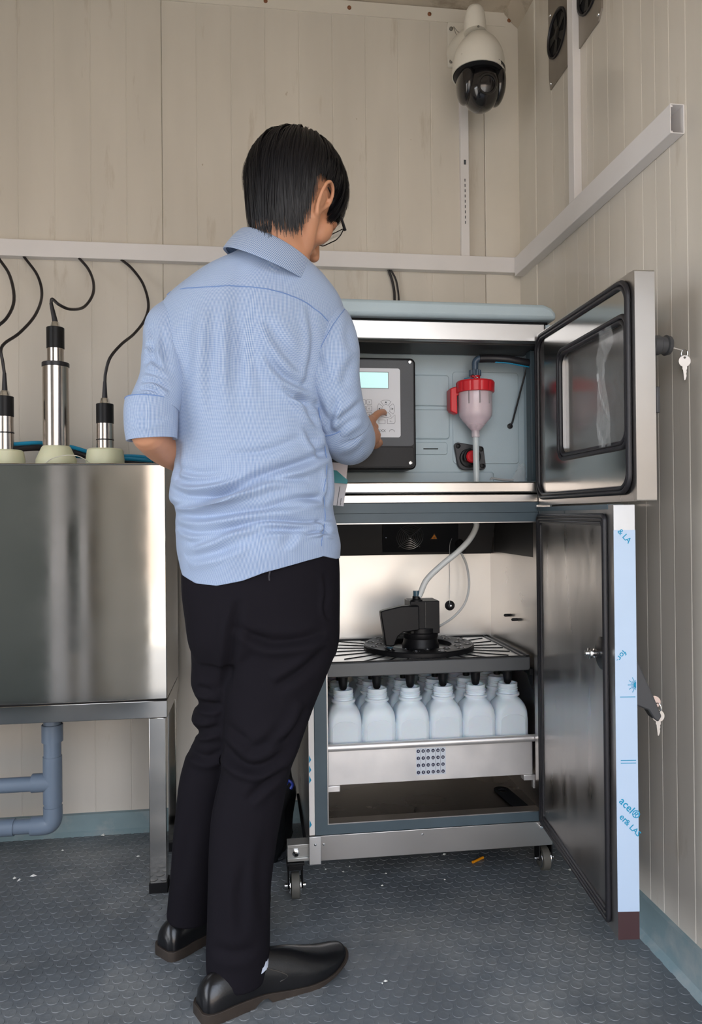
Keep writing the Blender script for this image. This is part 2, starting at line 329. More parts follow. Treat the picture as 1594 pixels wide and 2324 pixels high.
yk=at(1092,200,YK); BG=mat('gloss_black',(.009,.008,.009),.14,coat=.6)
obj('neck_disc',MB().lathe((rim[0]-.002,YK,rim[2]-.004),[(.0765,-.004),(.0765,.006),(.066,.014)],(0,0,-1),36),BLACK,t)
ball=np.array([yk[0],YK-.004,yk[2]]); obj('camera_ball',MB().ell(ball-np.array([0,0,.006]),.056,.062,.066,n=36,m_=22),BG,t,smooth=60)
for s in (-1,1):
    bb=MB(); pts=[(.020,.070),(.056,.068),(.062,.03),(.063,-.02),(.056,-.048),(.036,-.064),(.020,-.058),(.016,-.02)]
    for_=[]
    yk_x=ball[0]+s*.052
    loop=[(yk_x,ball[1]-.052+q[0]*1.55-.03,ball[2]+q[1]) for q in pts]
    obj('yoke_arm',MB().ell(ball+np.array([s*.047,.004,.012]),.026,.052,.062,n=28,m_=18),BG,t,smooth=60)
ld=nrm((.0,-1,-.22)); lc=ball+np.array([0,0,-.010])+ld*.056
l=obj('lens',MB().lathe(lc,[(.028,-.006),(.030,.001),(.028,.004),(.0235,.004),(.021,-.001),(.014,-.002),(.0,-.0005)],ld,32),BG,t)
obj('lens_glass',MB().lathe(lc+ld*.001,[(.013,0),(.009,.0018),(0,.0028)],ld,24),mat('lens_glass',(.02,.02,.025),.03,coat=1),l)
wi=[at(x,y,2.25) for x,y in ((1030,60),(1040,72),(1054,78),(1052,86),(1044,88),(1036,78),(1030,62))]
obj('safety_wire',MB().tube(spline(wi,24),.0009,6),MATS['dull_bolt'],t)
# ---------------------------------------------------------------- sampler cabinet
cab=thing('sampler_cabinet',(.44,2.05,0),'tall stainless steel water sampler cabinet with both doors open','cabinet')
CX0,CX1,CF,CBk=.127,.757,1.83,2.285
sp=MB(); sp.box(CX0,CX0+.012,CF,CBk,.10,.955); obj('side_panel',sp,STEEL,cab,bevel=.001)
obj('side_panel',MB().box(CX1-.012,CX1,CF+.012,CBk,.10,.955),STEEL,cab,bevel=.001)
obj('rear_panel',MB().box(CX0+.012,CX1-.012,CBk-.012,CBk,.10,.955),STEEL,cab)
# lower front: stainless kick band, slate frame
kb=obj('kick_band',MB().box(CX0+.012,CX1-.004,CF-.006,CF+.02,.098,.160),STEEL,cab,bevel=.001)
for px,py in ((735,1916),(959,1893)):
    p=at(px,py,CF-.006); obj('screw',MB().lathe(p,[(.0035,0),(.003,.0015),(0,.002)],(0,-1,0),10),CHROME,kb)
br=obj('corner_bracket',MB().box(CX0-.001,CX0+.028,CF-.010,CF-.0055,.092,.160),mat('bright_alloy',(.72,.72,.72),.35,.8),cab,bevel=.001)
p=at(716,1917,CF-.010); obj('screw',MB().lathe(p,[(.0035,0),(.003,.0015),(0,.002)],(0,-1,0),10),CHROME,br)
fr=MB(); fo=[(CX0+.014,.160),(CX1-.012,.160),(CX1-.012,.955),(CX0+.014,.955)]; fi=[(CX0+.046,.186),(CX1-.032,.186),(CX1-.032,.930),(CX0+.046,.930)]
fr.ring_prism([(x,CF-.003,z) for x,z in fo],[(x,CF-.003,z) for x,z in fi],(0,.03,0)); obj('door_frame',fr,SLATE,cab,bevel=.001)
obj('frame_lining',MB().ring_prism([(x,CF-.0045,z) for x,z in ((CX0+.0455,.1855),(CX1-.0315,.1855),(CX1-.0315,.9305),(CX0+.0455,.9305))],[(x,CF-.0045,z) for x,z in ((CX0+.048,.188),(CX1-.034,.188),(CX1-.034,.928),(CX0+.048,.928))],(0,.034,0)),STEEL,cab,smooth=0)
sf=obj('side_film',MB().box(CX0,CX0+.0135,CF-.004,CF+.001,.162,.93),mat('cream_film',(.70,.68,.66),.45),cab)
for zz in (.36,.335,.31,.20): cb_=MB(); cb_.prism([(CX0+.001,CF-.0043,zz),(CX0+.006,CF-.0043,zz-.012),(CX0+.0005,CF-.0043,zz-.02)],(0,-.0004,0)); obj('film_print',cb_,CYAN,sf,smooth=0)
# inner compartment
LI=(CX0+.030,CX1-.026)
LINER=mat('liner_steel',(.80,.78,.74),.36,.75,var=.05,vscale=4,rvar=.06)
obj('liner_back',MB().box(LI[0],LI[1],2.240,2.246,.18,.95),LINER,cab)
rl=obj('liner_side',MB().box(LI[1],LI[1]+.005,CF+.028,2.246,.18,.95),STEEL,cab)
obj('liner_side',MB().box(LI[0]-.005,LI[0],CF+.028,2.246,.18,.95),STEEL,cab)
for px0,px1,py in ((1140,1170,1396),(1158,1187,1406)):
    def sx(px): d=RM.T@np.array([(px-797)/F,-(py-1162)/F,1.0]); return CAM+d*((LI[1]-.001)/d[0])
    a_,b_=sx(px0),sx(px1); zm=(a_[2]+b_[2])/2
    m_=sx((px0+px1)/2+1); obj('stop_pin',MB().tube([(LI[1]+.001,m_[1],m_[2]),(LI[1]-.013,m_[1],m_[2])],.0042,12,round_=True),BLACK,rl)
obj('floor_pan',MB().box(LI[0],LI[1],CF+.02,2.246,.172,.180),mat('dark_floor_pan',(.16,.15,.14),.30,1.0,var=.1,vscale=5,rvar=.08),cab)
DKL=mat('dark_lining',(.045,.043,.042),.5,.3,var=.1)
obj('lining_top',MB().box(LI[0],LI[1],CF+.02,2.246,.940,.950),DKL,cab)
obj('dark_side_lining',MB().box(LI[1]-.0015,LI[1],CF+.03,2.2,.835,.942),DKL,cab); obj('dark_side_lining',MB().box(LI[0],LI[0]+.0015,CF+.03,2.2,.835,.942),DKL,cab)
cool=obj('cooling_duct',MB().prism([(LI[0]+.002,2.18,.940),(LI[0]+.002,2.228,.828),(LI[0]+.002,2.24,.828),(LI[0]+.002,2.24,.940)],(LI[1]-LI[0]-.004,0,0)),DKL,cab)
fn=nrm((0,-.112,-.048)); 
def duct(px,py):
    d=RM.T@np.array([(px-797)/F,-(py-1162)/F,1.0]); q=np.array([0,2.18,.94]); return CAM+d*(((q-CAM)@fn)/(d@fn))
gp=obj('fan_panel',MB().prism([duct(*q)+fn*.0002 for q in ((868,1178),(1040,1178),(1040,1252),(868,1252))],fn*.004),BLACK,cab,bevel=.001)
c_=duct(930,1217)+fn*.006; ux=np.array([1,0,0]); uz=np.cross(fn,ux); uz=uz*(1 if uz[2]>0 else -1); g=MB()
for k in range(1,8):
    r=.0058*k; g.tube([c_+r*(math.cos(2*PI*j/28)*ux+math.sin(2*PI*j/28)*uz) for j in range(29)],.0011,6,False)
for a in (45,135,225,315): g.tube([c_+fn*.001,c_+fn*.001+.047*(math.cos(R(a))*ux+math.sin(R(a))*uz)],.0012,6)
obj('fan_grille',g,mat('black_wire',(.16,.16,.16),.3,.8),gp)
obj('fan_hole',MB().lathe(duct(930,1217)+fn*.0045,[(.042,0),(.042,.0006)],fn,30),mat('hole_black',(.003,.003,.003),.9),gp)
c2=duct(985,1218)+fn*.0044; tri=lambda s_,c:[c+s_*(math.cos(R(a))*ux+math.sin(R(a))*uz) for a in (90,210,330)]
ws=obj('warning_sticker',MB().prism(tri(.0125,c2),fn*.0006),mat('sticker_orange',(.80,.28,.02),.5),gp,smooth=0)
obj('sticker_border',MB().ring_prism(tri(.0122,c2+fn*.0007),tri(.0098,c2+fn*.0007),fn*.0003),INK,ws,smooth=0)
sw=MB()
for k,dx in enumerate((-.0022,0,.0022)): sw.tube([c2+fn*.001+ux*dx-uz*.0035,c2+fn*.001+ux*(dx+.001)-uz*.001,c2+fn*.001+ux*dx+uz*.0015],.0006,5)
obj('sticker_symbol',sw,INK,ws)
p=at(876,1219,2.2); obj('screw',MB().lathe(duct(876,1219)+fn*.004,[(.002,0),(.0018,.001),(0,.0015)],fn,8),CHROME,gp)
lb=at(875,1176,2.02); le=at(1073,1181,2.02); obj('strip_lamp',MB().box(lb[0],le[0],2.01,2.04,lb[2]-.007,.940),mat('lamp_diffuser',(.75,.73,.68),.4),cab,bevel=.002)
for k,(px,py,r) in enumerate(((1021,1374,.0125),)):
    p=at(px,py,2.240); kn=obj('black_plug',MB().lathe(p,[(r+.003,0),(r+.003,.003),(r,.005),(r*.75,.012),(r*.5,.014),(0,.014)],(0,-1,0),28),RUBBER,cab)
    obj('plug_tip',MB().lathe(p+np.array([0,-.014,0]),[(.003,0),(.003,.004),(0,.005)],(0,-1,0),10),CHROME,kn)
p=at(1047,1243,2.19); obj('cable_gland',MB().tube([p+np.array([0,.04,.02]),p,p+np.array([.0,-.012,-.012])],[.016,.014,.010],16),RUBBER,cab)
# plate carrying the distributor
tp=thing('distribution_plate',(.44,2.06,.57),'thin shelf plate with black radial slots under the round black ring','shelf')
PX0,PX1,PY0,PY1,PZ=LI[0]+.002,LI[1]-.012,1.885,2.232,.571
obj('plate',MB().box(PX0,PX1,PY0,PY1,PZ-.004,PZ),LINER,tp,bevel=.001)
obj('front_rail',MB().box(PX0,PX1,PY0-.006,PY0+.002,PZ-.034,PZ+.001),mat('dark_rail',(.10,.105,.11),.45,.5),tp,bevel=.002)
er=MB(); er.box(PX1-.006,PX1,PY0,PY1,PZ-.004,PZ+.005); er.box(PX1-.020,PX1-.017,PY0+.01,PY1,PZ,PZ+.003); er.box(PX0,PX1,PY1-.005,PY1,PZ,PZ+.004); er.box(PX0,PX1,PY0+.006,PY0+.010,PZ-.001,PZ+.003); obj('edge_strip',er,BLACK,tp,smooth=0)
RC=np.array([.4585,2.062,PZ])
sbr=MB(); sbr.box(PX1-.004,PX1+.006,PY0-.012,PY0+.03,PZ-.045,PZ-.03); sbr.prism([(PX1+.004,PY0-.01,PZ-.03),(PX1+.004,PY0-.01,PZ-.085),(PX1+.004,PY0+.01,PZ-.07),(PX1+.004,PY0+.05,PZ-.03)],(.003,0,0)); obj('end_bracket',sbr,BLACK,tp,smooth=0)
for k in range(28):
    a=2*PI*k/28+.06; dx,dy=math.cos(a),math.sin(a)
    r0=.150; r1=min((PX1-.025-RC[0])/dx if dx>0 else 9,(PX0+.004-RC[0])/dx if dx<0 else 9,(PY1-.012-RC[1])/dy if dy>0 else 9,(PY0+.012-RC[1])/dy if dy<0 else 9,.26)
    if r1<r0+.012: continue
    p0=RC+np.array([dx,dy,0])*r0; p1=RC+np.array([dx,dy,0])*r1
    obj('slot',MB().tube([p0+(0,0,.0004),p1+(0,0,.0004)],.0021,6),BLACK,tp)
dr=thing('distributor_ring',(RC[0],RC[1],PZ),'round black ring pierced by outlet holes lying on the shelf plate','ring')
n=96; ro,ri=.156,.094
obj('ring_body',MB().lathe(RC+(0,0,.001),[(ri,0),(ro,0),(ro,.011),(ro-.003,.014),(ri+.003,.014),(ri,.012),(ri,0)],(0,0,1),72,False),BLACK,dr)
for k in range(24):
    a=2*PI*k/24; c=RC+np.array([.138*math.cos(a),.138*math.sin(a),.0152]) if k%2 else RC+np.array([.113*math.cos(a),.113*math.sin(a),.0152])
    obj('outlet_hole',MB().lathe(c,[(.0105,0),(.0105,.0012),(.009,.0012),(.0085,-.0002),(0,-.0002)],(0,0,1),16),BG,dr)
# distributor arm
da=thing('bottle_distributor',(.46,2.06,PZ+.01),'black swivel arm with a funnel spout on the ring below the milky hose','distributor')
obj('hub',MB().lathe((RC[0]+.002,RC[1]-.02,PZ+.004),[(.052,0),(.052,.012),(.050,.016),(.047,.030),(.049,.034),(.049,.045),(.046,.048),(.046,.060)],(0,0,1),40),BLACK,da)
obj('motor_block',MB().box(.424,.507,2.005,2.085,PZ+.050,PZ+.140),BLACK,da,bevel=.002)
obj('block_seam',MB().tube([(.4665,2.0045,PZ+.06),(.4665,2.0045,PZ+.137)],.0012,6),BG,da)
YA=1.985
ap=[at(x,y,YA) for x,y in ((864,1389),(874,1385),(912,1376),(952,1375),(953,1430),(944,1432),(915,1436),(904,1445),(895,1467),(876,1467),(872,1440))]
obj('spout_arm',MB().prism([(q[0],YA,q[2]) for q in ap],(0,.03,0)),BLACK,da,bevel=.003)
q=at(885,1467,YA+.015); obj('spout_tip',MB().lathe((q[0],YA+.015,q[2]),[(.010,0),(.0085,.007),(.0075,.012)],(0,0,-1),16),mat('blue_tube_end',(.08,.16,.22),.2,trans=.4),da)
q=at(951,1376,1.99); obj('inlet_collar',MB().lathe((q[0],2.02,PZ+.139),[(.017,0),(.017,.004),(.012,.006),(.011,.012),(.011,.014)],(0,0,1),20),BLACK,da)
inl=np.array([q[0],2.02,PZ+.150])
# milky hose
h=thing('hose',(inl[0],inl[1],inl[2]),'thick milky hose curving down from the cabinet roof to the black distributor','hose')
hp=[(.600,2.02,.945)]+[at(x,y,2.02) for x,y in ((1082,1190),(1068,1222),(1040,1252),(1000,1285),(968,1317),(953,1350))]+[inl+(0,0,.004)]
hs=spline(hp,48)
obj('tubing',MB().tube(hs,.0083,16),TUBE,h)
obj('blue_cuff',MB().tube([inl+(0,0,.001),inl+(0,0,.018)],.0092,18),MATS['blue_tube_end'],h); tag(bpy.data.objects['blue_cuff'],'blue cuff')
fl_=at(1090,1177,2.0); obj('roof_flange',MB().lathe((.600,2.02,.940),[(.024,0),(.024,.003),(.013,.006),(.012,.010)],(0,0,-1),24),BLACK,h)
h=thing('hose',at(1010,1410,2.1),'thin clear tube looping behind the black distributor','hose')
hp=[at(x,y,Y) for x,y,Y in ((1046,1252,2.185),(1060,1285,2.19),(1065,1330,2.19),(1055,1370,2.19),(1030,1400,2.18),(1000,1420,2.15),(985,1430,2.10))]
obj('tubing',MB().tube(spline(hp,40),.0035,10),TUBE,h)
hp=[at(x,y,Y) for x,y,Y in ((1026,1222,2.17),(1021,1240,2.2),(1021,1300,2.236),(1021,1370,2.222))]
obj('fine_wire',MB().tube(spline(hp,24),.0007,6),TUBE,h)
# bottle tray
bt=thing('bottle_tray',(.455,2.05,.25),'stainless steel pull-out tray holding the white bottles','tray')
TX0,TX1=.180,.722; TY0=1.879
b=MB(); b.box(TX0,TX1,TY0,TY0+.002,.262,.366); obj('front_panel',b,mat('tray_steel',(.78,.76,.75),.38,.7,var=.06,vscale=12,rvar=.08),bt,bevel=.001)
TS=MATS['tray_steel']
obj('rolled_lip',MB().tube([(TX0-.003,TY0-.006,.360),(TX1+.012,TY0-.006,.360)],.0095,14),TS,bt)
b=MB(); b.box(TX0,TX1,TY0+.002,2.237,.262,.266); obj('tray_floor',b,TS,bt)
b=MB(); b.box(TX0-.001,TX0+.001,TY0+.002,2.232,.262,.36); obj('side',b,TS,bt)
b=MB(); b.box(TX1-.001,TX1+.001,TY0+.002,2.232,.262,.36); obj('side',b,TS,bt)
for k in range(4):
    b=MB(); zz=.262
b=MB(); b.box(TX0-.003,TX0+.03,TY0-.004,TY0+.02,.246,.262); obj('runner_tab',b,TS,bt,bevel=.002)
b=MB(); b.box(TX1-.025,TX1+.006,TY0-.004,TY0+.02,.248,.262); b.box(TX1+.001,TX1+.006,TY0-.004,TY0+.01,.226,.25); obj('runner_tab',b,TS,bt,bevel=.001)
st_=obj('number_sticker',MB().box(.4085,.487,TY0-.0006,TY0,.276,.346),mat('sticker_paper',(.66,.70,.76),.5),bt)
g=MB(); ln=MB(); x0s,z0s=.4145,.2835; dxs,dzs=.01305,.0183
NUM=text
for c in range(6):
    for r_ in range(4):
        cx,cz=x0s+c*dxs,z0s+r_*dzs; g.lathe((cx,TY0-.0006,cz),[(.0046,0),(.0046,.0003)],(0,-1,0),18)
for c in (1,2,4,5): ln.box(x0s+(c-.5)*dxs-.0003,x0s+(c-.5)*dxs+.0003,TY0-.0009,TY0-.0006,.279,.3445)
obj('number_disc',g,mat('navy_ink',(.025,.03,.07),.6),st_,smooth=0); obj('grid_line',ln,INK,st_,smooth=0)
for c in range(6):
    for r_ in range(4):
        n_=c*4+r_+1; cx,cz=x0s+c*dxs,z0s+r_*dzs
        text('digit',str(n_),.0066 if n_<10 else .0056,(cx,TY0-.00095,cz-.0023),(1,0,0),(0,0,1),WHITE,st_,'CENTER',.00005)
# bottles
def bottle_mesh():
    b=MB(); W=.0435; n=12*4
    def sq(hw,r,z):
        out=rrect(-hw,hw,-hw,hw,r,11); return [(x,y,z) for x,y in out]
    secs=[sq(W-.004,.012,0),sq(W-.001,.013,.002),sq(W,.014,.006),sq(W,.014,.10),sq(W,.014,.152),sq(W-.0008,.017,.163),sq(W-.004,.022,.175),sq(W-.010,.028,.185),sq(.0275,.0270,.191),sq(.0262,.0261,.194)]
    cr_=lambda r,z:[(x,y,z) for x,y in ((r*math.cos(R(-90+ (360*i/48))+0),r*math.sin(R(-90+360*i/48))) for i in range(48))]
    m_=len(secs[0]); 
    def circ(r,z):
        out=[]
        for (x,y,_) in secs[-1]: l_=math.hypot(x,y); out.append((x/l_*r,y/l_*r,z))
        return out
    for r,z in ((.0262,.196),(.0315,.197),(.0315,.2025),(.0258,.2035),(.0250,.207),(.0274,.2085),(.0274,.2105),(.0250,.2125),(.0274,.2150),(.0274,.2170),(.0250,.219),(.0264,.222),(.0264,.229),(.0228,.229),(.0222,.20),(.0215,.18)): secs.append(circ(r,z))
    vs=[p for s in secs for p in s]; k=len(secs)
    fs=[(i*m_+j,i*m_+(j+1)%m_,(i+1)*m_+(j+1)%m_,(i+1)*m_+j) for i in range(k-1) for j in range(m_)]+[tuple(range(m_))[::-1],tuple(range((k-1)*m_,k*m_))]
    # shallow embossed label panel on the four sides
    return b.add(vs,fs)
def emboss():
    b=MB()
    for a in range(4):
        c,s=math.cos(a*PI/2),math.sin(a*PI/2)
        pts=[(-.033,.012),(.033,.012),(.033,.140),(.027,.148),(.015,.1535),(0,.155),(-.015,.1535),(-.027,.148),(-.033,.140)]
        b.prism([(x*c+.0428*s*1.0, x*s-.0428*c, z) for x,z in pts],(s*.0014,-c*.0014,0))
    return b
names_r=['front row','second row','third row','rear row']; names_c=['leftmost','second from left','third from left','third from right','second from right','rightmost']
bm0=None
for r_ in range(4):
    for c in range(6):
        loc=(.226+c*.0895,1.930+r_*.0873,.2665)
        lab=f'white plastic sample bottle in the {names_r[r_]} of the tray, {names_c[c]}'
        if bm0 is None:
            t=thing('sample_bottle',(0,0,0),lab,'bottle','white sample bottles in the tray')
            b0=obj('bottle_body',bottle_mesh(),HDPE,t,smooth=50); e0=obj('side_face',emboss(),HDPE,t,bevel=.001); bm0=t; t.location=loc
        else:
            t=bm0.copy(); COL.objects.link(t); t.location=loc; t['label']=lab
            for ch in (b0,e0): q=ch.copy(); q.parent=t; COL.objects.link(q)
# drop nozzles under the plate
for c in range(6):
    for r_ in range(2):
        x,y=.226+c*.0895,1.930+r_*.0873
        if r_==0:
            nz=obj('drop_nozzle',MB().lathe((x,y-.002,PZ-.004),[(.026,0),(.026,.036),(.013,.040),(.012,.055),(.0095,.070),(.006,.074),(0,.074)],(0,0,-1),20),BLACK,tp)
        else: obj('drop_nozzle',MB().lathe((x,y,PZ-.004),[(.026,0),(.026,.030),(.012,.034),(.009,.068)],(0,0,-1),16),BLACK,tp)
# black handle lying on pan
t=thing('bottle_carrier',(.66,1.97,.181),'flat black oblong plastic grip with an oval hole on the cabinet floor','handle grip')
def pan(px,py):
    d=RM.T@np.array([(px-797)/F,-(py-1162)/F,1.0]); return CAM+d*((.1815-CAM[2])/d[2])
g0,g1=pan(1137,1792),pan(1183,1832); u_=nrm(g1-g0); v_=np.cross((0,0,1),u_); L_=np.linalg.norm(g1-g0)
oo=rrect(-.016,L_+.016,-.021,.021,.0205,6); n=len(oo); ii=[(a*.36+.006,b*.5) for a,b in rrect(-.016,.06,-.021,.021,.0205,6)]
obj('grip',MB().ring_prism([g0+u_*a+v_*b for a,b in oo],[g0+u_*(a*1.0)+v_*b for a,b in [(max(-.010,min(.030,x)),y) for x,y in ii]],(0,0,.003)),BLACK2,t,smooth=0)
# upper housing
UZ0,UZ1=.958,1.440
ub=MB(); 
obj('upper_side',MB().box(CX0-.004,CX0+.010,CF+.0,CBk,UZ0,1.44),BLUEG,cab)
obj('upper_side',MB().box(CX1-.006,CX1+.006,CF+.0,CBk,UZ0,1.44),BLUEG,cab)
obj('upper_rear',MB().box(CX0+.01,CX1-.006,CBk-.01,CBk,UZ0,1.44),BLUEG,cab)
obj('header_panel',MB().box(CX0,CX1-.010,CF-.006,CF+.02,1.392,1.440),STEEL,cab,bevel=.003)
obj('header_return',MB().box(CX0,CX1-.010,CF+.02,CF+.15,1.389,1.393),DKL,cab)
obj('sill_panel',MB().box(CX0,CX1-.030,CF-.012,CF+.15,1.004,1.033),STEEL,cab,bevel=.004)
obj('lower_band',MB().box(CX0,CX1-.024,CF-.010,CF+.02,.980,1.001),STEEL,cab,bevel=.002)
obj('cover_rail',MB().box(CX0+.014,CX1-.012,CF-.006,CF+.01,.955,.980),SLATE,cab)
# plastic lid with rounded ends
cv=MB(); Yc0,Yc1=1.800,2.300
prof=[(CX0-.02,1.444),(CX1+.014,1.444),(CX1+.012,1.462),(CX1+.000,1.476),(CX1-.02,1.484),(CX0,1.486),(CX0-.018,1.476),(CX0-.022,1.46)]
cv.prism([(x,Yc0,z) for x,z in prof],(0,Yc1-Yc0,0)); obj('top_cover',cv,BLUEG,cab,bevel=.010)
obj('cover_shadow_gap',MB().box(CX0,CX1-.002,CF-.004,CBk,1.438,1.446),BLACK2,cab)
# upper compartment
YP=1.99
bp=obj('back_panel',MB().box(CX0+.01,.752,YP,YP+.006,1.0,1.40),BLUEG,cab)
for s0,s1,z0,z1 in ((.30,.536,1.249,1.335),(.30,.536,1.158,1.240),):
    obj('raised_field',MB().prism([(x,YP+.001,z) for x,z in rrect(s0,s1,z0,z1,.010,4)],(0,-.007,0)),BLUEG,bp,bevel=.004)
obj('raised_field',MB().prism([(x,YP+.001,z) for x,z in rrect(.30,.53,1.115,1.150,.008,4)],(0,-.005,0)),BLUEG,bp,bevel=.003)
obj('raised_field',MB().prism([(x,YP+.001,z) for x,z in rrect(.545,.735,1.09,1.345,.010,4)],(0,-.004,0)),BLUEG,bp,bevel=.003)
obj('raised_field',MB().prism([(x,YP+.001,z) for x,z in rrect(.20,.66,1.030,1.068,.008,4)],(0,-.010,0)),BLUEG,bp,bevel=.004)
obj('slot',MB().box(.461,.502,YP-.0075,YP-.004,1.130,1.1325),BLACK2,bp,smooth=0)
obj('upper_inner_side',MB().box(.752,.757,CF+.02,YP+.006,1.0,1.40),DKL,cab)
obj('vertical_post',MB().box(.736,.752,1.90,1.935,1.033,1.39),SLATE,cab,bevel=.004)
obj('upper_floor',MB().box(CX0+.01,.752,CF+.02,YP+.006,1.028,1.0325),BLUEG,cab)
# control unit
ct=thing('control_unit',(.28,1.92,1.07),'dark grey control box with white keypad that the man is pressing','controller')
K0,K1,KZ0,KZ1,KY=.150,.418,1.068,1.357,1.882
ob=obj('enclosure',MB().prism([(x,KY,z) for x,z in rrect(K0,K1,KZ0,KZ1,.014,5)],(0,YP-KY-.008,0)),BLACK,ct,bevel=.004)
obj('face_plate',MB().prism([(x,KY+.0005,z) for x,z in rrect(K0+.006,K1-.006,1.128,KZ1-.006,.009,4)],(0,-.0022,0)),DGREY,ct,bevel=.001)
obj('lower_cover',MB().prism([(x,KY+.0005,z) for x,z in rrect(K0+.006,K1-.006,KZ0+.006,1.1265,.009,4)],(0,-.0018,0)),BLACK,ct,bevel=.001)
for x,z in ((.403,1.347),(.402,1.085),(.165,1.347),(.165,1.085)):
    s=obj('screw',MB().lathe((x,KY-.0015,z),[(.0052,0),(.0052,.002),(.004,.0028),(.0022,.0028),(.002,.0016),(0,.0016)],(0,-1,0),18),CHROME,ct)
KP=KY-.0022
kp=obj('keypad',MB().prism([(x,KP,z) for x,z in rrect(.185,.3765,1.151,1.329,.006,4)],(0,-.0014,0)),mat('pale_keypad',(.62,.63,.66),.45),ct)
lc_=obj('display',MB().prism([(x,KP-.0014,z) for x,z in rrect(.205,.3445,1.278,1.318,.001,2)],(0,-.0006,0)),mat('display_glass',(.50,.78,.76),.12,emit=((.45,.85,.82),.35)),ct)
obj('display_border',MB().ring_prism([(x,KP-.0014,z) for x,z in ((.2035,1.2765),(.346,1.2765),(.346,1.3195),(.2035,1.3195))],[(x,KP-.0014,z) for x,z in ((.205,1.278),(.3445,1.278),(.3445,1.318),(.205,1.318))],(0,-.0009,0)),mat('border_grey',(.2,.24,.24),.5),ct,smooth=0)
def outline(name,loop,th=.0006,par=kp):
    c=np.mean(loop,0); inn=[]
    for p in loop:
        d=np.array(p)-c; l_=np.hypot(*d); inn.append(np.array(p)-d/l_*th*1.4)
    obj(name,MB().ring_prism([(p[0],KP-.0014,p[1]) for p in loop],[(p[0],KP-.0014,p[1]) for p in inn],(0,-.0003,0)),INK,par,smooth=0)
KC=(.3385,1.2245)
KS=.000515 # metres per crop pixel in the arrow cluster
def sector(a0,a1,r0,r1,n=8):
    return [(KC[0]+r1*math.cos(R(a0+(a1-a0)*i/n)),KC[1]+r1*math.sin(R(a0+(a1-a0)*i/n))) for i in range(n+1)]+[(KC[0]+r0*math.cos(R(a1+(a0-a1)*i/4)),KC[1]+r0*math.sin(R(a1+(a0-a1)*i/4))) for i in range(5)]
for a in (0,90,180,270):
    outline('arrow_key',sector(a-37,a+37,.0105,.0232))
    d=(math.cos(R(a)),math.sin(R(a))); e=(-d[1],d[0]); c=(KC[0]+d[0]*.0165,KC[1]+d[1]*.0165)
    obj('arrow_mark',MB().prism([(c[0]+d[0]*.0035,KP-.0014,c[1]+d[1]*.0035),(c[0]-d[0]*.0025+e[0]*.003,KP-.0014,c[1]-d[1]*.0025+e[1]*.003),(c[0]-d[0]*.001,KP-.0014,c[1]-d[1]*.001),(c[0]-d[0]*.0025-e[0]*.003,KP-.0014,c[1]-d[1]*.0025-e[1]*.003)],(0,-.0003,0)),INK,kp,smooth=0)
outline('enter_key',[(.3415,1.198),(.351,1.200),(.3615,1.2095),(.3625,1.209),(.3625,1.190),(.3595,1.186),(.3415,1.186)])
outline('clear_key',[(.3190,1.196),(.3365,1.196),(.3365,1.186),(.3190,1.186)])
text('key_mark','<-',.008,(.3475,KP-.0015,1.1895),(1,0,0),(0,0,1),INK,kp,extrude=.0001)
k_=1
for r_ in range(4):
    for c in range(3):
        x,z=.262+c*.0165,1.2415-r_*.0165
        outline('number_key',rrect(x-.007,x+.007,z-.0065,z+.0065,.002,3))
        text('digit',['1','2','3','4','5','6','7','8','9','.','0','-'][k_-1],.007,(x-.0022,KP-.0015,z-.0025),(1,0,0),(0,0,1),INK,kp,extrude=.0001); k_+=1
text('logo_lettering','MAXX',.0105,(.3075,KP-.0015,1.1645),(1,0,0),(0,0,1),INK,kp,extrude=.0001)
arc=[(.3535+.0068*math.cos(R(a)),KP-.0016,1.1645+.0068*math.sin(R(a))) for a in range(10,171,16)]
obj('logo_arc',MB().tube(arc,.0005,5),INK,kp)
# dosing vessel
VC=np.array([.591,1.925]); dv=thing('dosing_vessel',(VC[0],VC[1],1.10),'clear dosing vessel with a ribbed red screw lid inside the upper cabinet','vessel')
vx=lambda z:(VC[0],VC[1],z)
lid=MB(); n=48; pr=[]
def ribbed(z,r,amp): return [(VC[0]+(r+amp*(1 if (j%6)in(0,) else 0))*math.cos(2*PI*j/72),VC[1]+(r+amp*(1 if (j%6) in (0,) else 0))*math.sin(2*PI*j/72),z) for j in range(72)]
vs=ribbed(1.276,.048,.0)+ribbed(1.277,.0505,-.0015)+ribbed(1.302,.0515,-.0015)+ribbed(1.3065,.049,-.001)+ribbed(1.3075,.020,0)+ribbed(1.3085,.0001,0)
lid.add(vs,[(i*72+j,i*72+(j+1)%72,(i+1)*72+(j+1)%72,(i+1)*72+j) for i in range(5) for j in range(72)]+[tuple(range(72))[::-1]])
ld_=obj('screw_lid',lid,RED,dv,smooth=25); obj('lid_neck',MB().lathe(vx(1.307),[(.0135,0),(.0135,.018)],n=24),RED,ld_)
obj('bracket',MB().prism([(VC[0]-.030,VC[1]+.0,1.300),(VC[0]-.066,VC[1]+.01,1.290),(VC[0]-.066,VC[1]+.01,1.228),(VC[0]-.046,VC[1]+.01,1.220),(VC[0]-.047,VC[1]+.01,1.270),(VC[0]-.030,VC[1],1.278)],(0,.030,0)),RED,dv,bevel=.003)
obj('bracket_arm',MB().box(VC[0]-.064,VC[0]-.05,VC[1]+.035,YP-.008,1.235,1.29),RED,dv,bevel=.002)
obj('vessel_body',MB().lathe(vx(1.276),[(.0455,0),(.0455,.05),(.0445,.062),(.040,.069),(.012,.100),(.011,.103),(.011,.118),(.0085,.120),(.0075,.120),(.0085,.116),(.009,.103),(.038,.070),(.0425,.062),(.0435,.05),(.0435,0)],(0,0,-1),48,False),CLEAR,dv,smooth=50)
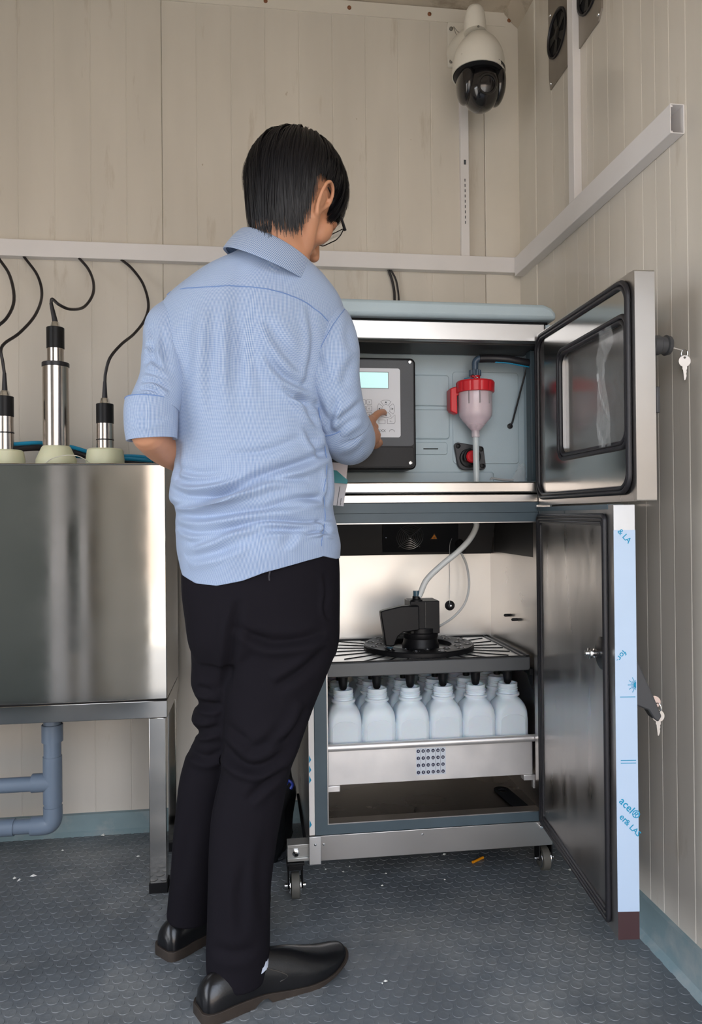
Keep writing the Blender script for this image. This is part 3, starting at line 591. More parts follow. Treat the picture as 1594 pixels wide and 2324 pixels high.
obj('vessel_content',MB().lathe(vx(1.272),[(0,0),(.0415,.0),(.0415,.048),(.040,.06),(.036,.069),(.009,.100),(0,.101)],(0,0,-1),48,False),mat('pinkish_condensate',(.82,.66,.72),.5,var=.12,vscale=120),dv,smooth=50)
for a in (-128,-92,-55): 
    q=np.array([VC[0]+.0462*math.cos(R(a)),VC[1]+.0462*math.sin(R(a))]); obj('level_rod',MB().tube([(q[0],q[1],1.276),(q[0],q[1],1.243)],.0016,8),mat('grey_rod',(.25,.22,.23),.3),dv)
obj('outlet_tube',MB().tube([vx(1.165),(VC[0]+.0005,VC[1],1.10),(VC[0]+.001,VC[1],1.0328)],.0082,20),mat('clear_outlet',(.74,.82,.84),.15,alpha=.62,spec=.8),dv)
obj('union_nut',MB().add([(VC[0]+(.0165 if j%2 else .0148)*math.cos(2*PI*j/32),VC[1]+(.0165 if j%2 else .0148)*math.sin(2*PI*j/32),z) for z in (1.322,1.337) for j in range(32)],[(j,(j+1)%32,32+(j+1)%32,32+j) for j in range(32)]+[tuple(range(32))[::-1],tuple(range(32,64))]),mat('navy_pvc',(.05,.08,.12),.35),dv,smooth=20)
obj('elbow',MB().tube(spline([vx(1.335),vx(1.350),(VC[0]+.001,VC[1],1.360),(VC[0]+.008,VC[1]-.001,1.3675),(VC[0]+.018,VC[1]-.002,1.3685)],16),.0088,16),MATS['navy_pvc'],dv)
wz=MB(); wz.tube(spline([(VC[0]-.004,VC[1]-.03,1.309),(VC[0]-.014,VC[1]-.03,1.320),(VC[0]-.020,VC[1]-.03,1.316),(VC[0]-.010,VC[1]-.03,1.309)],14),.0008,6); obj('sensor_wire',wz,CABLE,dv)
obj('blue_wire',MB().tube(spline([(VC[0]-.010,VC[1]-.03,1.309),(VC[0]-.022,VC[1]-.02,1.3125),(VC[0]-.033,VC[1]-.01,1.3125)],8),.0010,6),BLUE,dv)
obj('level_electrode',MB().ell((VC[0]-.004,VC[1]-.032,1.311),.003,.003,.003,n=10,m_=6),CHROME,dv)
# black hose from elbow to the right
t=thing('hose',(VC[0]+.02,VC[1],1.36),'black ribbed hose leaving the red vessel towards the hinge side','hose')
hp=spline([(VC[0]+.012,VC[1]-.002,1.3685),(VC[0]+.045,VC[1]-.004,1.369),(VC[0]+.085,VC[1]-.01,1.366),(VC[0]+.12,VC[1]-.012,1.360),(.7515,VC[1]-.012,1.354)],60)
obj('ribbed_sleeve',MB().tube(hp,[.0108+(.0009 if i%2 else 0) for i in range(60)],16),RUBBER,t,smooth=60)
obj('blue_tube',MB().tube(hp[18:]+np.array([0,-.004,-.0105]),.0022,8),BLUE,t)
t=thing('cable_tie',(.70,YP,1.20),'thin black strap hanging from the ribbed hose to a grommet on the back panel','strap')
a_=at(1158,967,YP-.006); obj('strap',MB().tube([(.742,YP-.05,1.352),(a_[0]+.005,YP-.012,a_[2]+.01),a_],.0026,8),RUBBER,t)
obj('grommet',MB().lathe((a_[0],YP-.004,a_[2]),[(.0075,0),(.0075,.004),(.004,.006),(.003,.004),(0,.004)],(0,-1,0),20),RUBBER,t)
# pinch valve behind outlet tube
pv=thing('pinch_valve',(.578,1.98,1.11),'black triangular valve body with a red roller behind the outlet tube','valve')
kc=at(1068,1037,YP-.02); ears=[at(1038,1013,YP-.006),at(1093,1058,YP-.006),at(1090,1020,YP-.006)]
hull=[]
for (cx,cz,rr_) in ((ears[0][0],ears[0][2],.010),(kc[0]-.012,kc[2]-.012,.024),(ears[1][0],ears[1][2],.010),(ears[2][0],ears[2][2],.008)): hull+=[(cx+rr_*math.cos(2*PI*i/20),cz+rr_*math.sin(2*PI*i/20)) for i in range(20)]
def chull(p):
    p=sorted(p); 
    def half(q):
        o=[]
        for a in q:
            while len(o)>1 and (o[-1][0]-o[-2][0])*(a[1]-o[-2][1])-(o[-1][1]-o[-2][1])*(a[0]-o[-2][0])<=0: o.pop()
            o.append(a)
        return o
    a=half(p); b=half(p[::-1]); return a[:-1]+b[:-1]
obj('valve_body',MB().prism([(x,YP-.004,z) for x,z in chull(hull)],(0,-.012,0)),DGREY if False else mat('charcoal_plastic',(.05,.05,.055),.5),pv,bevel=.002)
obj('roller_seat',MB().lathe((kc[0]-.004,YP-.014,kc[2]-.003),[(.026,0),(.025,.012),(.021,.013),(.019,.004)],(0,-1,0),32),BLACK,pv)
obj('roller',MB().lathe((kc[0]+.002,YP-.016,kc[2]),[(.0,.0),(.0175,.0),(.0175,.016),(.014,.020),(.004,.020),(0,.018)],(0,-1,0),10),RED,pv)
for e in ears: obj('screw',MB().lathe((e[0],YP-.016,e[2]),[(.0068,0),(.0062,.003),(.0035,.004),(.003,.002),(0,.002)],(0,-1,0),16),BLACK,pv)
jw=MB()
for a0,a1 in ((100,215),(-60,50)): jw.tube([(kc[0]+.002+.0205*math.cos(R(a)),YP-.030,kc[2]+.0205*math.sin(R(a))) for a in range(a0,a1,12)],.0042,8)
obj('claw',jw,BLACK,pv)
# little clear bag
t=thing('plastic_bag',(.725,1.93,1.035),'crumpled clear plastic bag in the lower right corner of the upper compartment','bag')
b=MB(); vs=[]; 
for i in range(9):
    for j_ in range(13):
        a=j_/12*PI; rr_=.028*(1-.75*i/8)*(1+.25*rnd.random()); vs.append((.716+rr_*math.cos(a)*.9+.012*i/8,1.950-.8*rr_*math.sin(a),1.0335+.045*i/8*(1+.3*rnd.random())))
b.add(vs,[(i*13+j_,i*13+j_+1,(i+1)*13+j_+1,(i+1)*13+j_) for i in range(8) for j_ in range(12)]); obj('film',b,mat('clear_film',(.85,.88,.9),.08,alpha=.22,spec=1.0),t,smooth=30,fix=False)
t=thing('plastic_tube_offcut',(.64,1.87,1.036),'short grey plastic offcut on the sill of the upper compartment','offcut')
obj('offcut_body',MB().tube(spline([(.613,1.875,1.040),(.618,1.874,1.044),(.64,1.872,1.041),(.675,1.87,1.038)],14),[.002]*4+[.003]*10,8),mat('grey_clear',(.35,.36,.37),.3),t)
# ---------------------------------------------------------------- doors
class DoorF:
    def __init__(s,A,B,n_out):
        s.A=np.array([*A,0.]); B=np.array([*B,0.]); s.L=np.linalg.norm(B-s.A); s.t=(B-s.A)/s.L; s.n=np.array([-s.t[1],s.t[0],0]); 
        if s.n[0]<0: s.n=-s.n
    def p(s,a,z,d=0): return s.A+s.t*a+s.n*d+np.array([0,0,z])
UD=DoorF((.722,1.815),(.714,1.31),1); LD=DoorF((.722,1.82),(.667,1.31),1)
dU=obj('upper_door',MB().ring_prism([UD.p(a,z) for a,z in rrect(0,UD.L,.972,1.409,.0035,7)],[UD.p(a,z) for a,z in rrect(.150,.470,1.088,1.325,.020,7)],UD.n*.040),STEEL,cab,smooth=30)
tag(dU,'upper door with a glazed window')
def gasket(name,D,s0,s1,z0,z1,r,par,rad=.0055,ridges=2,off=-.005,mm=RUBBER):
    for k in range(ridges):
        q=k*rad*1.5; pts=[D.p(a,z,off+k*.0015) for a,z in rrect(s0+q,s1-q,z0+q,z1-q,r,7)]; pts.append(pts[0]); pts.append(pts[1])
        obj(name,MB().tube(pts,rad,8,False),mm,par,smooth=60)
gasket('door_gasket',UD,.006,.488,.990,1.398,.035,dU,.005,2)
gasket('window_gasket',UD,.140,.480,1.078,1.333,.028,dU,.0055,2,-.002)
obj('window_pane',MB().prism([UD.p(a,z,.012) for a,z in rrect(.148,.472,1.086,1.327,.018,6)],UD.n*.004),mat('smoked_pane',(.22,.21,.20),.16,trans=.45,ior=1.6,spec=.9),dU,smooth=0)
ip=MB(); ip.ring_prism([UD.p(a,z,-.0016) for a,z in rrect(.052,.478,1.004,1.388,.012,7)],[UD.p(a,z,-.0016) for a,z in rrect(.150,.470,1.088,1.325,.020,7)],UD.n*.0014); obj('inner_sheet',ip,mat('glossy_steel',(.50,.49,.47),.16,1.0,var=.05,vscale=4,rvar=.05),dU,smooth=0)
# peeling protective foil across the window
fo=MB(); vs=[]; nn=14
for i in range(nn+1):
    z=1.085+(1.325-1.085)*i/nn
    for j_ in range(8):
        a=.352+.060*j_/7*(1-.35*math.exp(-((i-8)/2.2)**2)*1.6)+.006*math.sin(i*1.1+j_)+.012*(i/nn)
        vs.append(UD.p(a,z,-.003-.006*abs(math.sin(j_*1.9+i*.7))))
fo.add(vs,[(i*8+j_,i*8+j_+1,(i+1)*8+j_+1,(i+1)*8+j_) for i in range(nn) for j_ in range(7)]); obj('peeling_foil',fo,mat('clear_foil',(.8,.82,.82),.06,alpha=.16,spec=1.0),dU,smooth=20,fix=False)
# lock with key on the upper door
lk0=UD.p(.462,1.293,.040); ax=UD.n
lk=obj('lock',MB().lathe(UD.p(.435,1.283,.040),[(.024,0),(.022,.006),(.016,.008),(.0165,.030),(.019,.031),(.0195,.045),(.017,.047),(.017,.058),(.0205,.060),(.0185,.068),(0,.069)],ax,28),mat('charcoal_lock',(.055,.056,.06),.42),dU)
hz=MB(); hz.prism([UD.p(.462,1.135,.0395),UD.p(.498,1.135,.0395),UD.p(.498,1.30,.0395),UD.p(.462,1.30,.0395)],UD.n*.006); obj('grip_plate',hz,MATS['charcoal_lock'],dU,bevel=.003)
hz=MB(); hz.prism([UD.p(.462,1.14,.045),UD.p(.498,1.14,.045),UD.p(.498,1.19,.045),UD.p(.462,1.19,.045)],UD.n*.008); obj('grip_step',hz,MATS['charcoal_lock'],dU,bevel=.002)
KEYM=mat('key_metal',(.50,.47,.44),.4,.6)
def key(name,c,label,ringc,stem,size=1.0,bladebow=None):
    "c: centre of the hanging key head; the head is a disc facing the camera"
    t=thing(name,c,label,'keys'); c=np.array(c); X=nrm((.95,-.25,0)); Z=np.array([0,0,1.]); N_=np.cross(X,Z)
    oc=[c+X*.0115*size*math.cos(2*PI*i/28)+Z*.0115*size*math.sin(2*PI*i/28) for i in range(28)]; ic=[c+X*.0024*math.cos(2*PI*i/28)+Z*(.0072+.0024*math.sin(2*PI*i/28)) for i in range(28)]
    obj('key_head',MB().ring_prism(oc,ic,N_*.002),KEYM,t,smooth=0)
    bl=[(-.0045,-.009),(.0045,-.009),(.0045,-.016),(.0032,-.018),(.0038,-.022),(.0026,-.025),(.0034,-.029),(.0024,-.033),(.0008,-.038),(-.0012,-.038),(-.0032,-.017),(-.0045,-.016)]
    obj('key_blade',MB().prism([c+X*a*size+Z*b_*size for a,b_ in bl],N_*.0018),KEYM,t,smooth=0)
    rc=c+Z*.0155+N_*.001; obj('split_ring',MB().tube([rc+Z*.0085*math.cos(2*PI*i/20)+nrm(X*.8+N_*.6)*.0060*math.sin(2*PI*i/20) for i in range(21)],.0008,6,False),CHROME,t)
    return t
ka=key('key_ring',at(1554,820,1.385),'bunch of keys hanging from the black lock of the upper door',None,None)
q0=at(1529,791,1.385); q1=at(1549,796,1.385); obj('inserted_key',MB().prism([q0,q0+(0,0,.003),q1+(0,0,.002),q1],(0,.0016,0)),KEYM,ka,smooth=0)
# lower door
dL=obj('lower_door',MB().prism([LD.p(a,z) for a,z in rrect(0,LD.L,.153,.966,.002,2)],LD.n*.040),STEELV,cab,smooth=30); tag(dL,'lower door')
gasket('door_gasket',LD,.010,.478,.166,.945,.012,dL,.0048,3,-.004)
obj('top_strip',MB().prism([LD.p(a,z,-.001) for a,z in ((.0,.957),(.485,.957),(.485,.967),(0,.967))],LD.n*.03),SLATE,dL,smooth=0)
e=LD.L; ef=obj('edge_film',MB().prism([LD.p(e,.205,-.0005),LD.p(e,.205,.0405),LD.p(e,.918,.0405),LD.p(e,.918,-.0005)],LD.t*.0006),FILM,dL,smooth=0); tag(ef,'pale blue protective film with blue print')
et=obj('edge_cap',MB().prism([LD.p(e,.153,.0),LD.p(e,.153,.040),LD.p(e,.205,.040),LD.p(e,.205,.0)],LD.t*.0007),mat('brown_film',(.055,.028,.030),.3),dL,smooth=0); tag(et,'dark brown patch at the foot of the door edge')
tt_=LD.t; xx=LD.n; zz=np.array([0,0,1.])
def ftext(s,a,z,ang,size,bold=False):
    c,s_=math.cos(R(ang)),math.sin(R(ang)); text('film_print',s,size,LD.p(e,z,a)+tt_*.0008,xx*c+zz*s_,-xx*s_+zz*c,CYAN,ef,extrude=.0001,bold=bold)
ftext('& LA',.006,.915,-48,.0150,True); ftext('for',.0145,.694,230,.0160,True); ftext('-',.004,.672,40,.012); ftext('acel®',.003,.410,-46,.0205,True); ftext('er',.003,.381,-46,.0175,True); ftext('& LAS',.0125,.371,-46,.0150,True)
sb=MB(); c0=LD.p(e,.628,.0385)+tt_*.0008
for k in range(11):
    a=R(100+16*k); r1=.0095+.006*(k%2); d0=xx*math.cos(a)+zz*math.sin(a); d1=-xx*math.sin(a)+zz*math.cos(a)
    sb.prism([c0+d0*.003-d1*.0003,c0+d0*r1-d1*.0006,c0+d0*r1+d1*.0006,c0+d0*.003+d1*.0003],tt_*.0003)
sb.prism([c0+xx*0+zz*.006,c0-xx*.004+zz*.003,c0-xx*.004-zz*.003,c0-zz*.006],tt_*.0003)
obj('film_print',sb,CYAN,ef,smooth=0)
for z in (.605,.4865,.4815,):
    sb=MB(); sb.prism([LD.p(e,z,.008)+tt_*.0008,LD.p(e,z,.037)+tt_*.0008,LD.p(e,z+.0013,.037)+tt_*.0008,LD.p(e,z+.0013,.008)+tt_*.0008],tt_*.0003); obj('film_print',sb,CYAN,ef,smooth=0)
ph=LD.p(.448,.676,-.001); o=obj('latch_disc',MB().lathe(ph,[(.032,0),(.032,.002),(.029,.004)],-LD.n,36),BLACK,dL)
obj('latch_stud',MB().lathe(ph,[(.0085,.003),(.0085,.016),(.006,.017),(.006,.022),(.011,.022),(.011,.026),(.005,.027),(.005,.034),(0,.035)],-LD.n,20),CHROME,dL)
hb=MB(); pz=[(-.002,.695),(.008,.680),(.024,.645),(.044,.600),(.060,.560),(.053,.549),(.044,.556),(.034,.572),(.010,.582),(-.002,.60)]
hb.prism([LD.p(.455,z,.040+d) for d,z in pz],LD.t*.030); obj('lever_handle',hb,MATS['charcoal_lock'],dL,bevel=.003)
kb_=key('key_ring',at(1494,1624,1.335),'two keys on a ring hanging from the lever of the lower door',None,None)
c=np.array(at(1486,1593,1.338)); X=nrm((.95,-.25,0)); obj('second_key',MB().prism([c+X*.0115*math.cos(2*PI*i/24)+zz*.0115*math.sin(2*PI*i/24) for i in range(24)],(0,.002,0)),mat('key_bronze',(.45,.36,.33),.35,.7),kb_,smooth=0)
# hinges
for z,nm in ((.970,'hinge'),(.150,'hinge')):
    hg=MB(); hg.cyl((.735,1.818,z-.012),(.735,1.818,z+.012),.006,14); hg.box(.715,.752,1.812,1.824,z-.0035,z+.0035); obj(nm,hg,CHROME,cab,bevel=.001)
# castors and base channel
def castor(x,y,name,par):
    c=obj('castor',MB().box(x-.022,x+.022,y-.022,y+.022,.088,.094),BLACK,par,bevel=.001)
    f=MB(); f.box(x-.019,x-.015,y-.018,y+.018,.03,.088); f.box(x+.015,x+.019,y-.018,y+.018,.03,.088); f.box(x-.019,x+.019,y-.018,y+.018,.074,.088); obj('fork',f,BLACK,c,bevel=.002)
    obj('wheel',MB().lathe((x-.0115,y,.031),[(0,0),(.018,0),(.0305,.002),(.031,.006),(.031,.017),(.0305,.021),(.018,.023),(0,.023)],(1,0,0),32),mat('castor_wheel',(.12,.115,.10),.55),c)
    obj('axle',MB().cyl((x-.026,y,.031),(x+.026,y,.031),.0055,12),CHROME,c)
    w_=MB()
    for s in (-1,1): w_.lathe((x+s*.0125,y,.031),[(.026,0),(.026,.001),(.022,.001),(.022,0)],(s,0,0),24,False)
    obj('wheel_rim',w_,CHROME,c)
castor(.092,1.85,'c',cab); castor(.758,1.90,'c',cab); castor(.30,2.24,'c',cab); castor(.70,2.24,'c',cab)
ch=MB(); ch.box(.073,CX0+.01,1.835,1.875,.0955,.104); ch.box(.073,CX0+.01,1.839,1.875,.104,.128); ch.box(.073,CX0+.01,1.835,1.875,.128,.137); obj('base_channel',ch,mat('channel_alloy',(.55,.55,.53),.35,.8),cab,bevel=.001)
obj('channel_bolt',MB().lathe((.094,1.838,.116),[(.009,0),(.009,.004),(.005,.005),(.005,.012),(0,.012)],(0,-1,0),6),CHROME,cab)
obj('base_beam',MB().box(.12,.76,1.84,2.27,.094,.101),BLACK2,cab)
exec_person=True
# ---------------------------------------------------------------- black cables above the cabinet
for k,(pts,lab) in enumerate(((((882,612),(890,635),(895,660),(896,690)),'left one of two black cables dropping from the trunking behind the cabinet'),(((887,612),(898,632),(903,655),(906,690)),'right one of two black cables dropping from the trunking behind the cabinet'))):
    t=thing('cable',at(*pts[0],2.306),lab,'cable','black cables behind the cabinet lid'); P=[at(x,y,2.306) for x,y in pts]; P.append(P[-1]+(0,0,-.15)); obj('cable_run',MB().tube(spline(P,20),.0042 if k==0 else .003,8),CABLE,t)
# ---------------------------------------------------------------- steel tank with sensors
tk=thing('steel_tank',(-.6,2.03,0),'polished stainless steel flow tank on square legs at the left','tank')
TR,TF,TBk=-.224,1.92,2.20
obj('tank_box',MB().box(-1.30,TR,TF,TBk,.490,1.086),MIRR,tk,bevel=.002)
obj('fold_gap',MB().box(-1.295,TR-.002,TF+.003,TBk-.003,.486,.491),BLACK2,tk,smooth=0)
obj('apron_band',MB().box(-1.30,TR,TF,TBk,.443,.4865),MIRR,tk,bevel=.0015)
obj('rolled_edge',MB().tube([(-1.30,TF-.001,1.085),(TR,TF-.001,1.085)],.0025,8),MIRR,tk)
for x,y in ((-.2495,1.942),(-.2495,2.175),(-1.27,1.942),(-1.27,2.175)):
    l=obj('leg',MB().box(x-.0215,x+.0215,y-.02,y+.02,.024,.443),MIRR,tk,bevel=.002)
    obj('foot',MB().box(x-.0235,x+.0235,y-.022,y+.022,0.0,.026),BLACK2,l,bevel=.002)
YS=2.03
def sensor(cx,label,ptop,pr_,ph,segs,cable,boot):
    b0=at(cx,1053,YS); t=thing('probe',(b0[0],YS,1.086),label,'probe','probes standing in the steel tank')
    R_=lambda px:px/F*YS*1.0
    zz=lambda py:at(cx,py,YS)[2]
    X0=b0[0]
    obj('plug',MB().lathe((X0,YS,1.084),[(R_(ph[0])*.96,0),(R_(ph[0]),.006),(R_(ph[0]),.02),(R_(ph[1]),zz(ptop)-1.084-.004),(R_(ph[1])-.004,zz(ptop)-1.084)],n=40),CREAM,t)
    for nm,p0,p1,w0,w1,mm in segs:
        z0,z1=zz(p0),zz(p1); obj(nm,MB().lathe((X0,YS,z0),[(R_(w0)-.0008,0),(R_(w0),.001),(R_(w1),z1-z0-.001),(R_(w1)-.0008,z1-z0)],n=28),mm,t)
    obj('strain_relief',MB().tube([(X0,YS,zz(boot[0])),at(boot[3],boot[1],YS)],[R_(boot[2]),R_(boot[2])*.62],12),RUBBER,t)
    P=[at(boot[3],boot[1]+3,YS)]+[at(x,y,Y) for x,y,Y in cable]; obj('cable_run',MB().tube(spline(P,60),.0041,8),CABLE,t)
ST2=mat('probe_steel',(.50,.45,.41),.2,1.0,rvar=.05,vscale=30,stretch=(1,1,.1))
sensor(128,'tall steel probe with a black collar, second from left, in the tank',1012,0,(42,30),(('steel_body',1016,832,27.5,27.5,ST2),('seal_ring',834,824,28.5,28.5,RUBBER),('upper_steel',826,788,17.5,17.5,ST2),('black_sleeve',792,744,18.5,18.5,BLACK),('gland_dome',745,731,11,8,CHROME)),
 ((117,680,YS),(121,680,YS),(135,692,YS),(160,702,YS+.03),(190,697,YS+.1),(210,670,YS+.15),(212,640,YS+.2),(200,610,YS+.24),(178,584,2.300)),(732,688,6,116))
sensor(239,'short steel probe with a black sleeve beside the man\'s elbow',1019,0,(41,38),(('steel_body',1024,958,18.5,18.0,ST2),('seal_ring',1000,997,19,19,RUBBER),('black_sleeve',962,917,18.5,18.5,BLACK),('gland_dome',918,904,12,9,CHROME)),
 ((240,845,YS),(250,812,YS),(275,782,YS+.03),(305,757,YS+.1),(329,725,YS+.15),(337,690,YS+.2),(325,645,YS+.24),(300,610,YS+.26),(274,588,2.300)),(905,866,6,238))
sensor(12,'steel probe with a black sleeve at the far left of the tank',1022,0,(40,37),(('steel_body',1026,943,18,17,ST2),('seal_ring',984,981,18.5,18.5,RUBBER),('black_sleeve',946,900,18,18,BLACK),('gland_dome',901,887,12,9,CHROME)),
 ((6,820,YS),(2,795,YS),(12,778,YS+.02),(45,755,YS+.06),(80,715,YS+.12),(95,670,YS+.2),(85,625,YS+.24),(54,582,2.300)),(888,846,6,10))
t=thing('cable',at(0,700,2.2),'black cable curving out of frame at the far left below the trunking','cable'); obj('cable_run',MB().tube(spline([at(x,y,Y) for x,y,Y in ((-95,1055,2.06),(-96,960,2.06),(-85,850,2.08),(-60,800,2.1),(-20,752,2.12),(15,722,2.15),(32,680,2.2),(22,625,2.27),(-3,586,2.300))],40),.0045,8),CABLE,t)
# hoses lying behind the plugs
for k,(dz,mm,nm,lab) in enumerate(((.0,BLUE,'hose','bright blue hose arching behind the probe plugs'),(-.014,CABLE,'hose','thick black hose lying behind the probe plugs'),(-.022,BLUE,'hose','second blue hose lower down near the man\'s elbow'))):
    if k<2: P=[at(x,y,2.14)+np.array([0,0,dz]) for x,y in ((-60,1012),(30,1008),(95,1005),(160,1014),(215,1030),(260,1040),(300,1042),(345,1046))]
    else: P=[at(x,y,2.16)+np.array([0,0,dz+.018]) for x,y in ((150,1030),(230,1036),(290,1032),(335,1036),(350,1046))]
    P=[np.array([p[0],p[1],max(p[2],1.095)]) for p in P]
    t=thing(nm,P[0],lab,'hose'); obj('tubing',MB().tube(spline(P,50),.0055 if k!=1 else .0085,10),mm,t)
t=thing('wire_loop',at(160,1030,1.96),'thin pale wire looped over the middle plug of the tank','wire'); obj('wire',MB().tube(spline([at(x,y,Y) for x,y,Y in ((104,1051,1.97),(118,1041,1.96),(145,1034,1.955),(172,1034,1.955),(192,1042,1.96),(206,1053,1.97))],24),.0011,6),mat('pale_wire',(.62,.6,.52),.3),t)
t=thing('hose',at(395,1215,2.16),'dark teal hose hanging between the tank and the man','hose'); obj('tubing',MB().tube(spline([at(x,y,Y) for x,y,Y in ((352,1046,2.15),(372,1040,2.18),(392,1052,2.215),(399,1090,2.225),(400,1160,2.22),(398,1200,2.22),(390,1240,2.22),(383,1275,2.22),(376,1330,2.23))],30),.007,10),mat('teal_hose',(.01,.09,.14),.35),t)
t=thing('plastic_bag',at(355,1040,2.1),'small clear plastic wrap lying on the tank beside the man\'s elbow','bag'); vs=[]
for i in range(8):
    for j_ in range(10): p=at(348+6*j_,1052,2.07+.012*i); vs.append((p[0],p[1],1.089+.012*rnd.random()+.010*math.sin(j_*.9)*math.sin(i*.45)**2))
obj('film',MB().add(vs,[(i*10+j_,i*10+j_+1,(i+1)*10+j_+1,(i+1)*10+j_) for i in range(7) for j_ in range(9)]),MATS['clear_film'],t,fix=False)
# ---------------------------------------------------------------- drain pipes
YPp=2.07; pp=thing('drain_pipe',(-.55,YPp,.1),'blue-grey plastic drain pipe with a tee and elbow below the tank','pipe')
q=at(119,1700,YPp); X0=q[0]; r0=.0225
zt=at(119,1775,YPp)[2]; zb=at(119,1872,YPp)[2]; zs=at(119,1683,YPp)[2]; zj=at(119,1720,YPp)[2]
obj('vertical_pipe',MB().tube([(X0,YPp,zb+.03),(X0,YPp,.443)],r0,28),PVCB,pp)
obj('socket',MB().lathe((X0,YPp,zs),[(r0,0),(.0275,.001),(.0275,.0458),(.026,.047),(.0,.048)],n=28),PVCB,pp)
obj('tee',MB().tube([(X0,YPp,zt-.055),(X0,YPp,zj+.005)],.0245,28).tube([(X0,YPp,zt),(X0-.052,YPp,zt)],.0245,28),PVCB,pp)
obj('side_pipe',MB().tube([(X0-.05,YPp,zt-.002),(-1.3,YPp,zt-.004)],.0195,24),PVCB,pp)
el=spline([(X0,YPp,zb+.05),(X0,YPp,zb+.022),(X0-.006,YPp,zb+.006),(X0-.022,YPp,zb),(X0-.055,YPp,zb)],20)
obj('elbow',MB().tube(el,.0245,28),PVCB,pp); obj('side_pipe',MB().tube([(X0-.05,YPp,zb-.0),(-1.3,YPp,zb)],.0195,24),PVCB,pp)
obj('socket',MB().tube([(X0-.098,YPp,zb),(-1.2,YPp,zb)],.0225,24),PVCB,pp)
# ---------------------------------------------------------------- small things on the floor and at the right edge
t=thing('cable_offcut',at(1085,1953,1.92),'short orange cable offcut on the floor under the cabinet','offcut')
def flr(px,py,z=0.003):
    d=RM.T@np.array([(px-797)/F,-(py-1162)/F,1.0]); return CAM+d*((z-CAM[2])/d[2])
obj('offcut_body',MB().tube(spline([flr(1073,1957,.004),flr(1082,1953,.004),flr(1090,1949,.004),flr(1097,1946,.004)],10),.0034,10),mat('orange_sheath',(.85,.32,.01),.4),t)
cr_=MB()
for px,py,s in ((33,1995,.006),(44,1999,.006),(76,1990,.007),(142,1932,.004),(235,1897,.007),(250,1884,.009),(262,1888,.006),(314,1945,.004),(875,2229,.004),(868,2234,.003),(1008,1941,.006),(780,1980,.003),(868,2012,.004),(876,1984,.003),(794,1968,.003),(740,1975,.003),(1010,1998,.003),(1295,1976,.005)):
    c=flr(px,py,.0); a=rnd.random()*3; cr_.add([(c[0]+s*math.cos(a+k*1.57)*(.5+rnd.random()),c[1]+s*math.sin(a+k*1.57)*(.5+rnd.random()),.0022) for k in range(4)]+[(c[0],c[1],.0022+s*.7)],[(0,1,4),(1,2,4),(2,3,4),(3,0,4),(3,2,1,0)])
tag(obj('paint_flake',cr_,mat('white_flake',(.7,.7,.66),.7),smooth=0),'small white flakes scattered on the rubber floor','debris',kind='stuff')
t=thing('door_stop',(XR-.03,1.365,.14),'chrome lever end projecting from the right wall near the floor','lever'); hx=at(1592,2122,1.31)
obj('lever',MB().tube([hx+(.012,0,-.002),hx+(.03,.0,.012),hx+(.06,.01,.03)],.009,16,round_=True),CHROME,t); obj('rose',MB().lathe((XR,1.33,.20),[(.022,0),(.022,.006),(.016,.008)],(-1,0,0),24),CHROME,t)
obj('spindle',MB().tube([hx+(.058,.01,.03),(XR,1.33,.20)],.007,12),CHROME,t)
# bag-shaped black form added to fill the dark area between tank and cabinet
bg_=thing('dark_area_filler',(.02,2.1,0),'crumpled black bag form filling the dark area left of the cabinet','bag')
vs=[];n=40;mm_=30
for i in range(mm_+1):
    v=i/mm_; z=.50*v; w=float(np.interp(v,[0,.1,.35,.6,.8,.92,1],[.05,.072,.078,.07,.058,.035,.02]))
    for j_ in range(n):
        a=2*PI*j_/n; k_=1+.09*math.sin(5*a+7*v)+.06*math.sin(11*a-13*v)+.05*math.sin(23*v+3*a); vs.append((.02+w*k_*math.cos(a),2.10+w*1.2*k_*math.sin(a),z+.006*math.sin(5*a)*v))
obj('filler_skin',MB().add(vs,[(i*n+j_,i*n+(j_+1)%n,(i+1)*n+(j_+1)%n,(i+1)*n+j_) for i in range(mm_) for j_ in range(n)]+[tuple(range(n))[::-1],tuple(range(mm_*n,(mm_+1)*n))]),mat('filler_black',(.006,.006,.007),.3),bg_,smooth=70)
obj('blue_tie',MB().tube(spline([at(650,1780,1.98),at(656,1772,1.97),at(664,1780,1.97),at(660,1790,1.97)],12),.004,8),mat('blue_tape',(.01,.03,.25),.4),bg_)
# ---------------------------------------------------------------- person
pn=thing('person',(-.03,1.56,0),'man seen from behind in a blue striped shirt and black trousers pressing the keypad','person')
def secs_from(rows,n,b0=None):
    "rows: (left px, right px, row px, depth Y, half thickness) -> smoothed centre / half-width / half-thickness"
    L=[]
    for xl,xr,y,Y,b in rows:
        p,q=at(xl,y,Y),at(xr,y,Y); c=(p+q)/2; L.append((*c,(q[0]-p[0])/2,b))
    return spline(L,n)
def loft_rings(S,n,ex=2.3,rot=0.0):
    "S rows: cx,cy,cz,a,b -> rings of superellipse points, first point at the front (+y)"
    rings=[]
    for cx,cy,cz,a,b in S:
        t=np.linspace(0,2*PI,n,endpoint=False)+PI/2; c,s=np.cos(t),np.sin(t)
        x=np.sign(c)*np.abs(c)**(2/ex)*a; y=np.sign(s)*np.abs(s)**(2/ex)*b
        rings.append(np.stack([cx+x,cy+y,np.full(n,cz)],1))
    return np.array(rings)
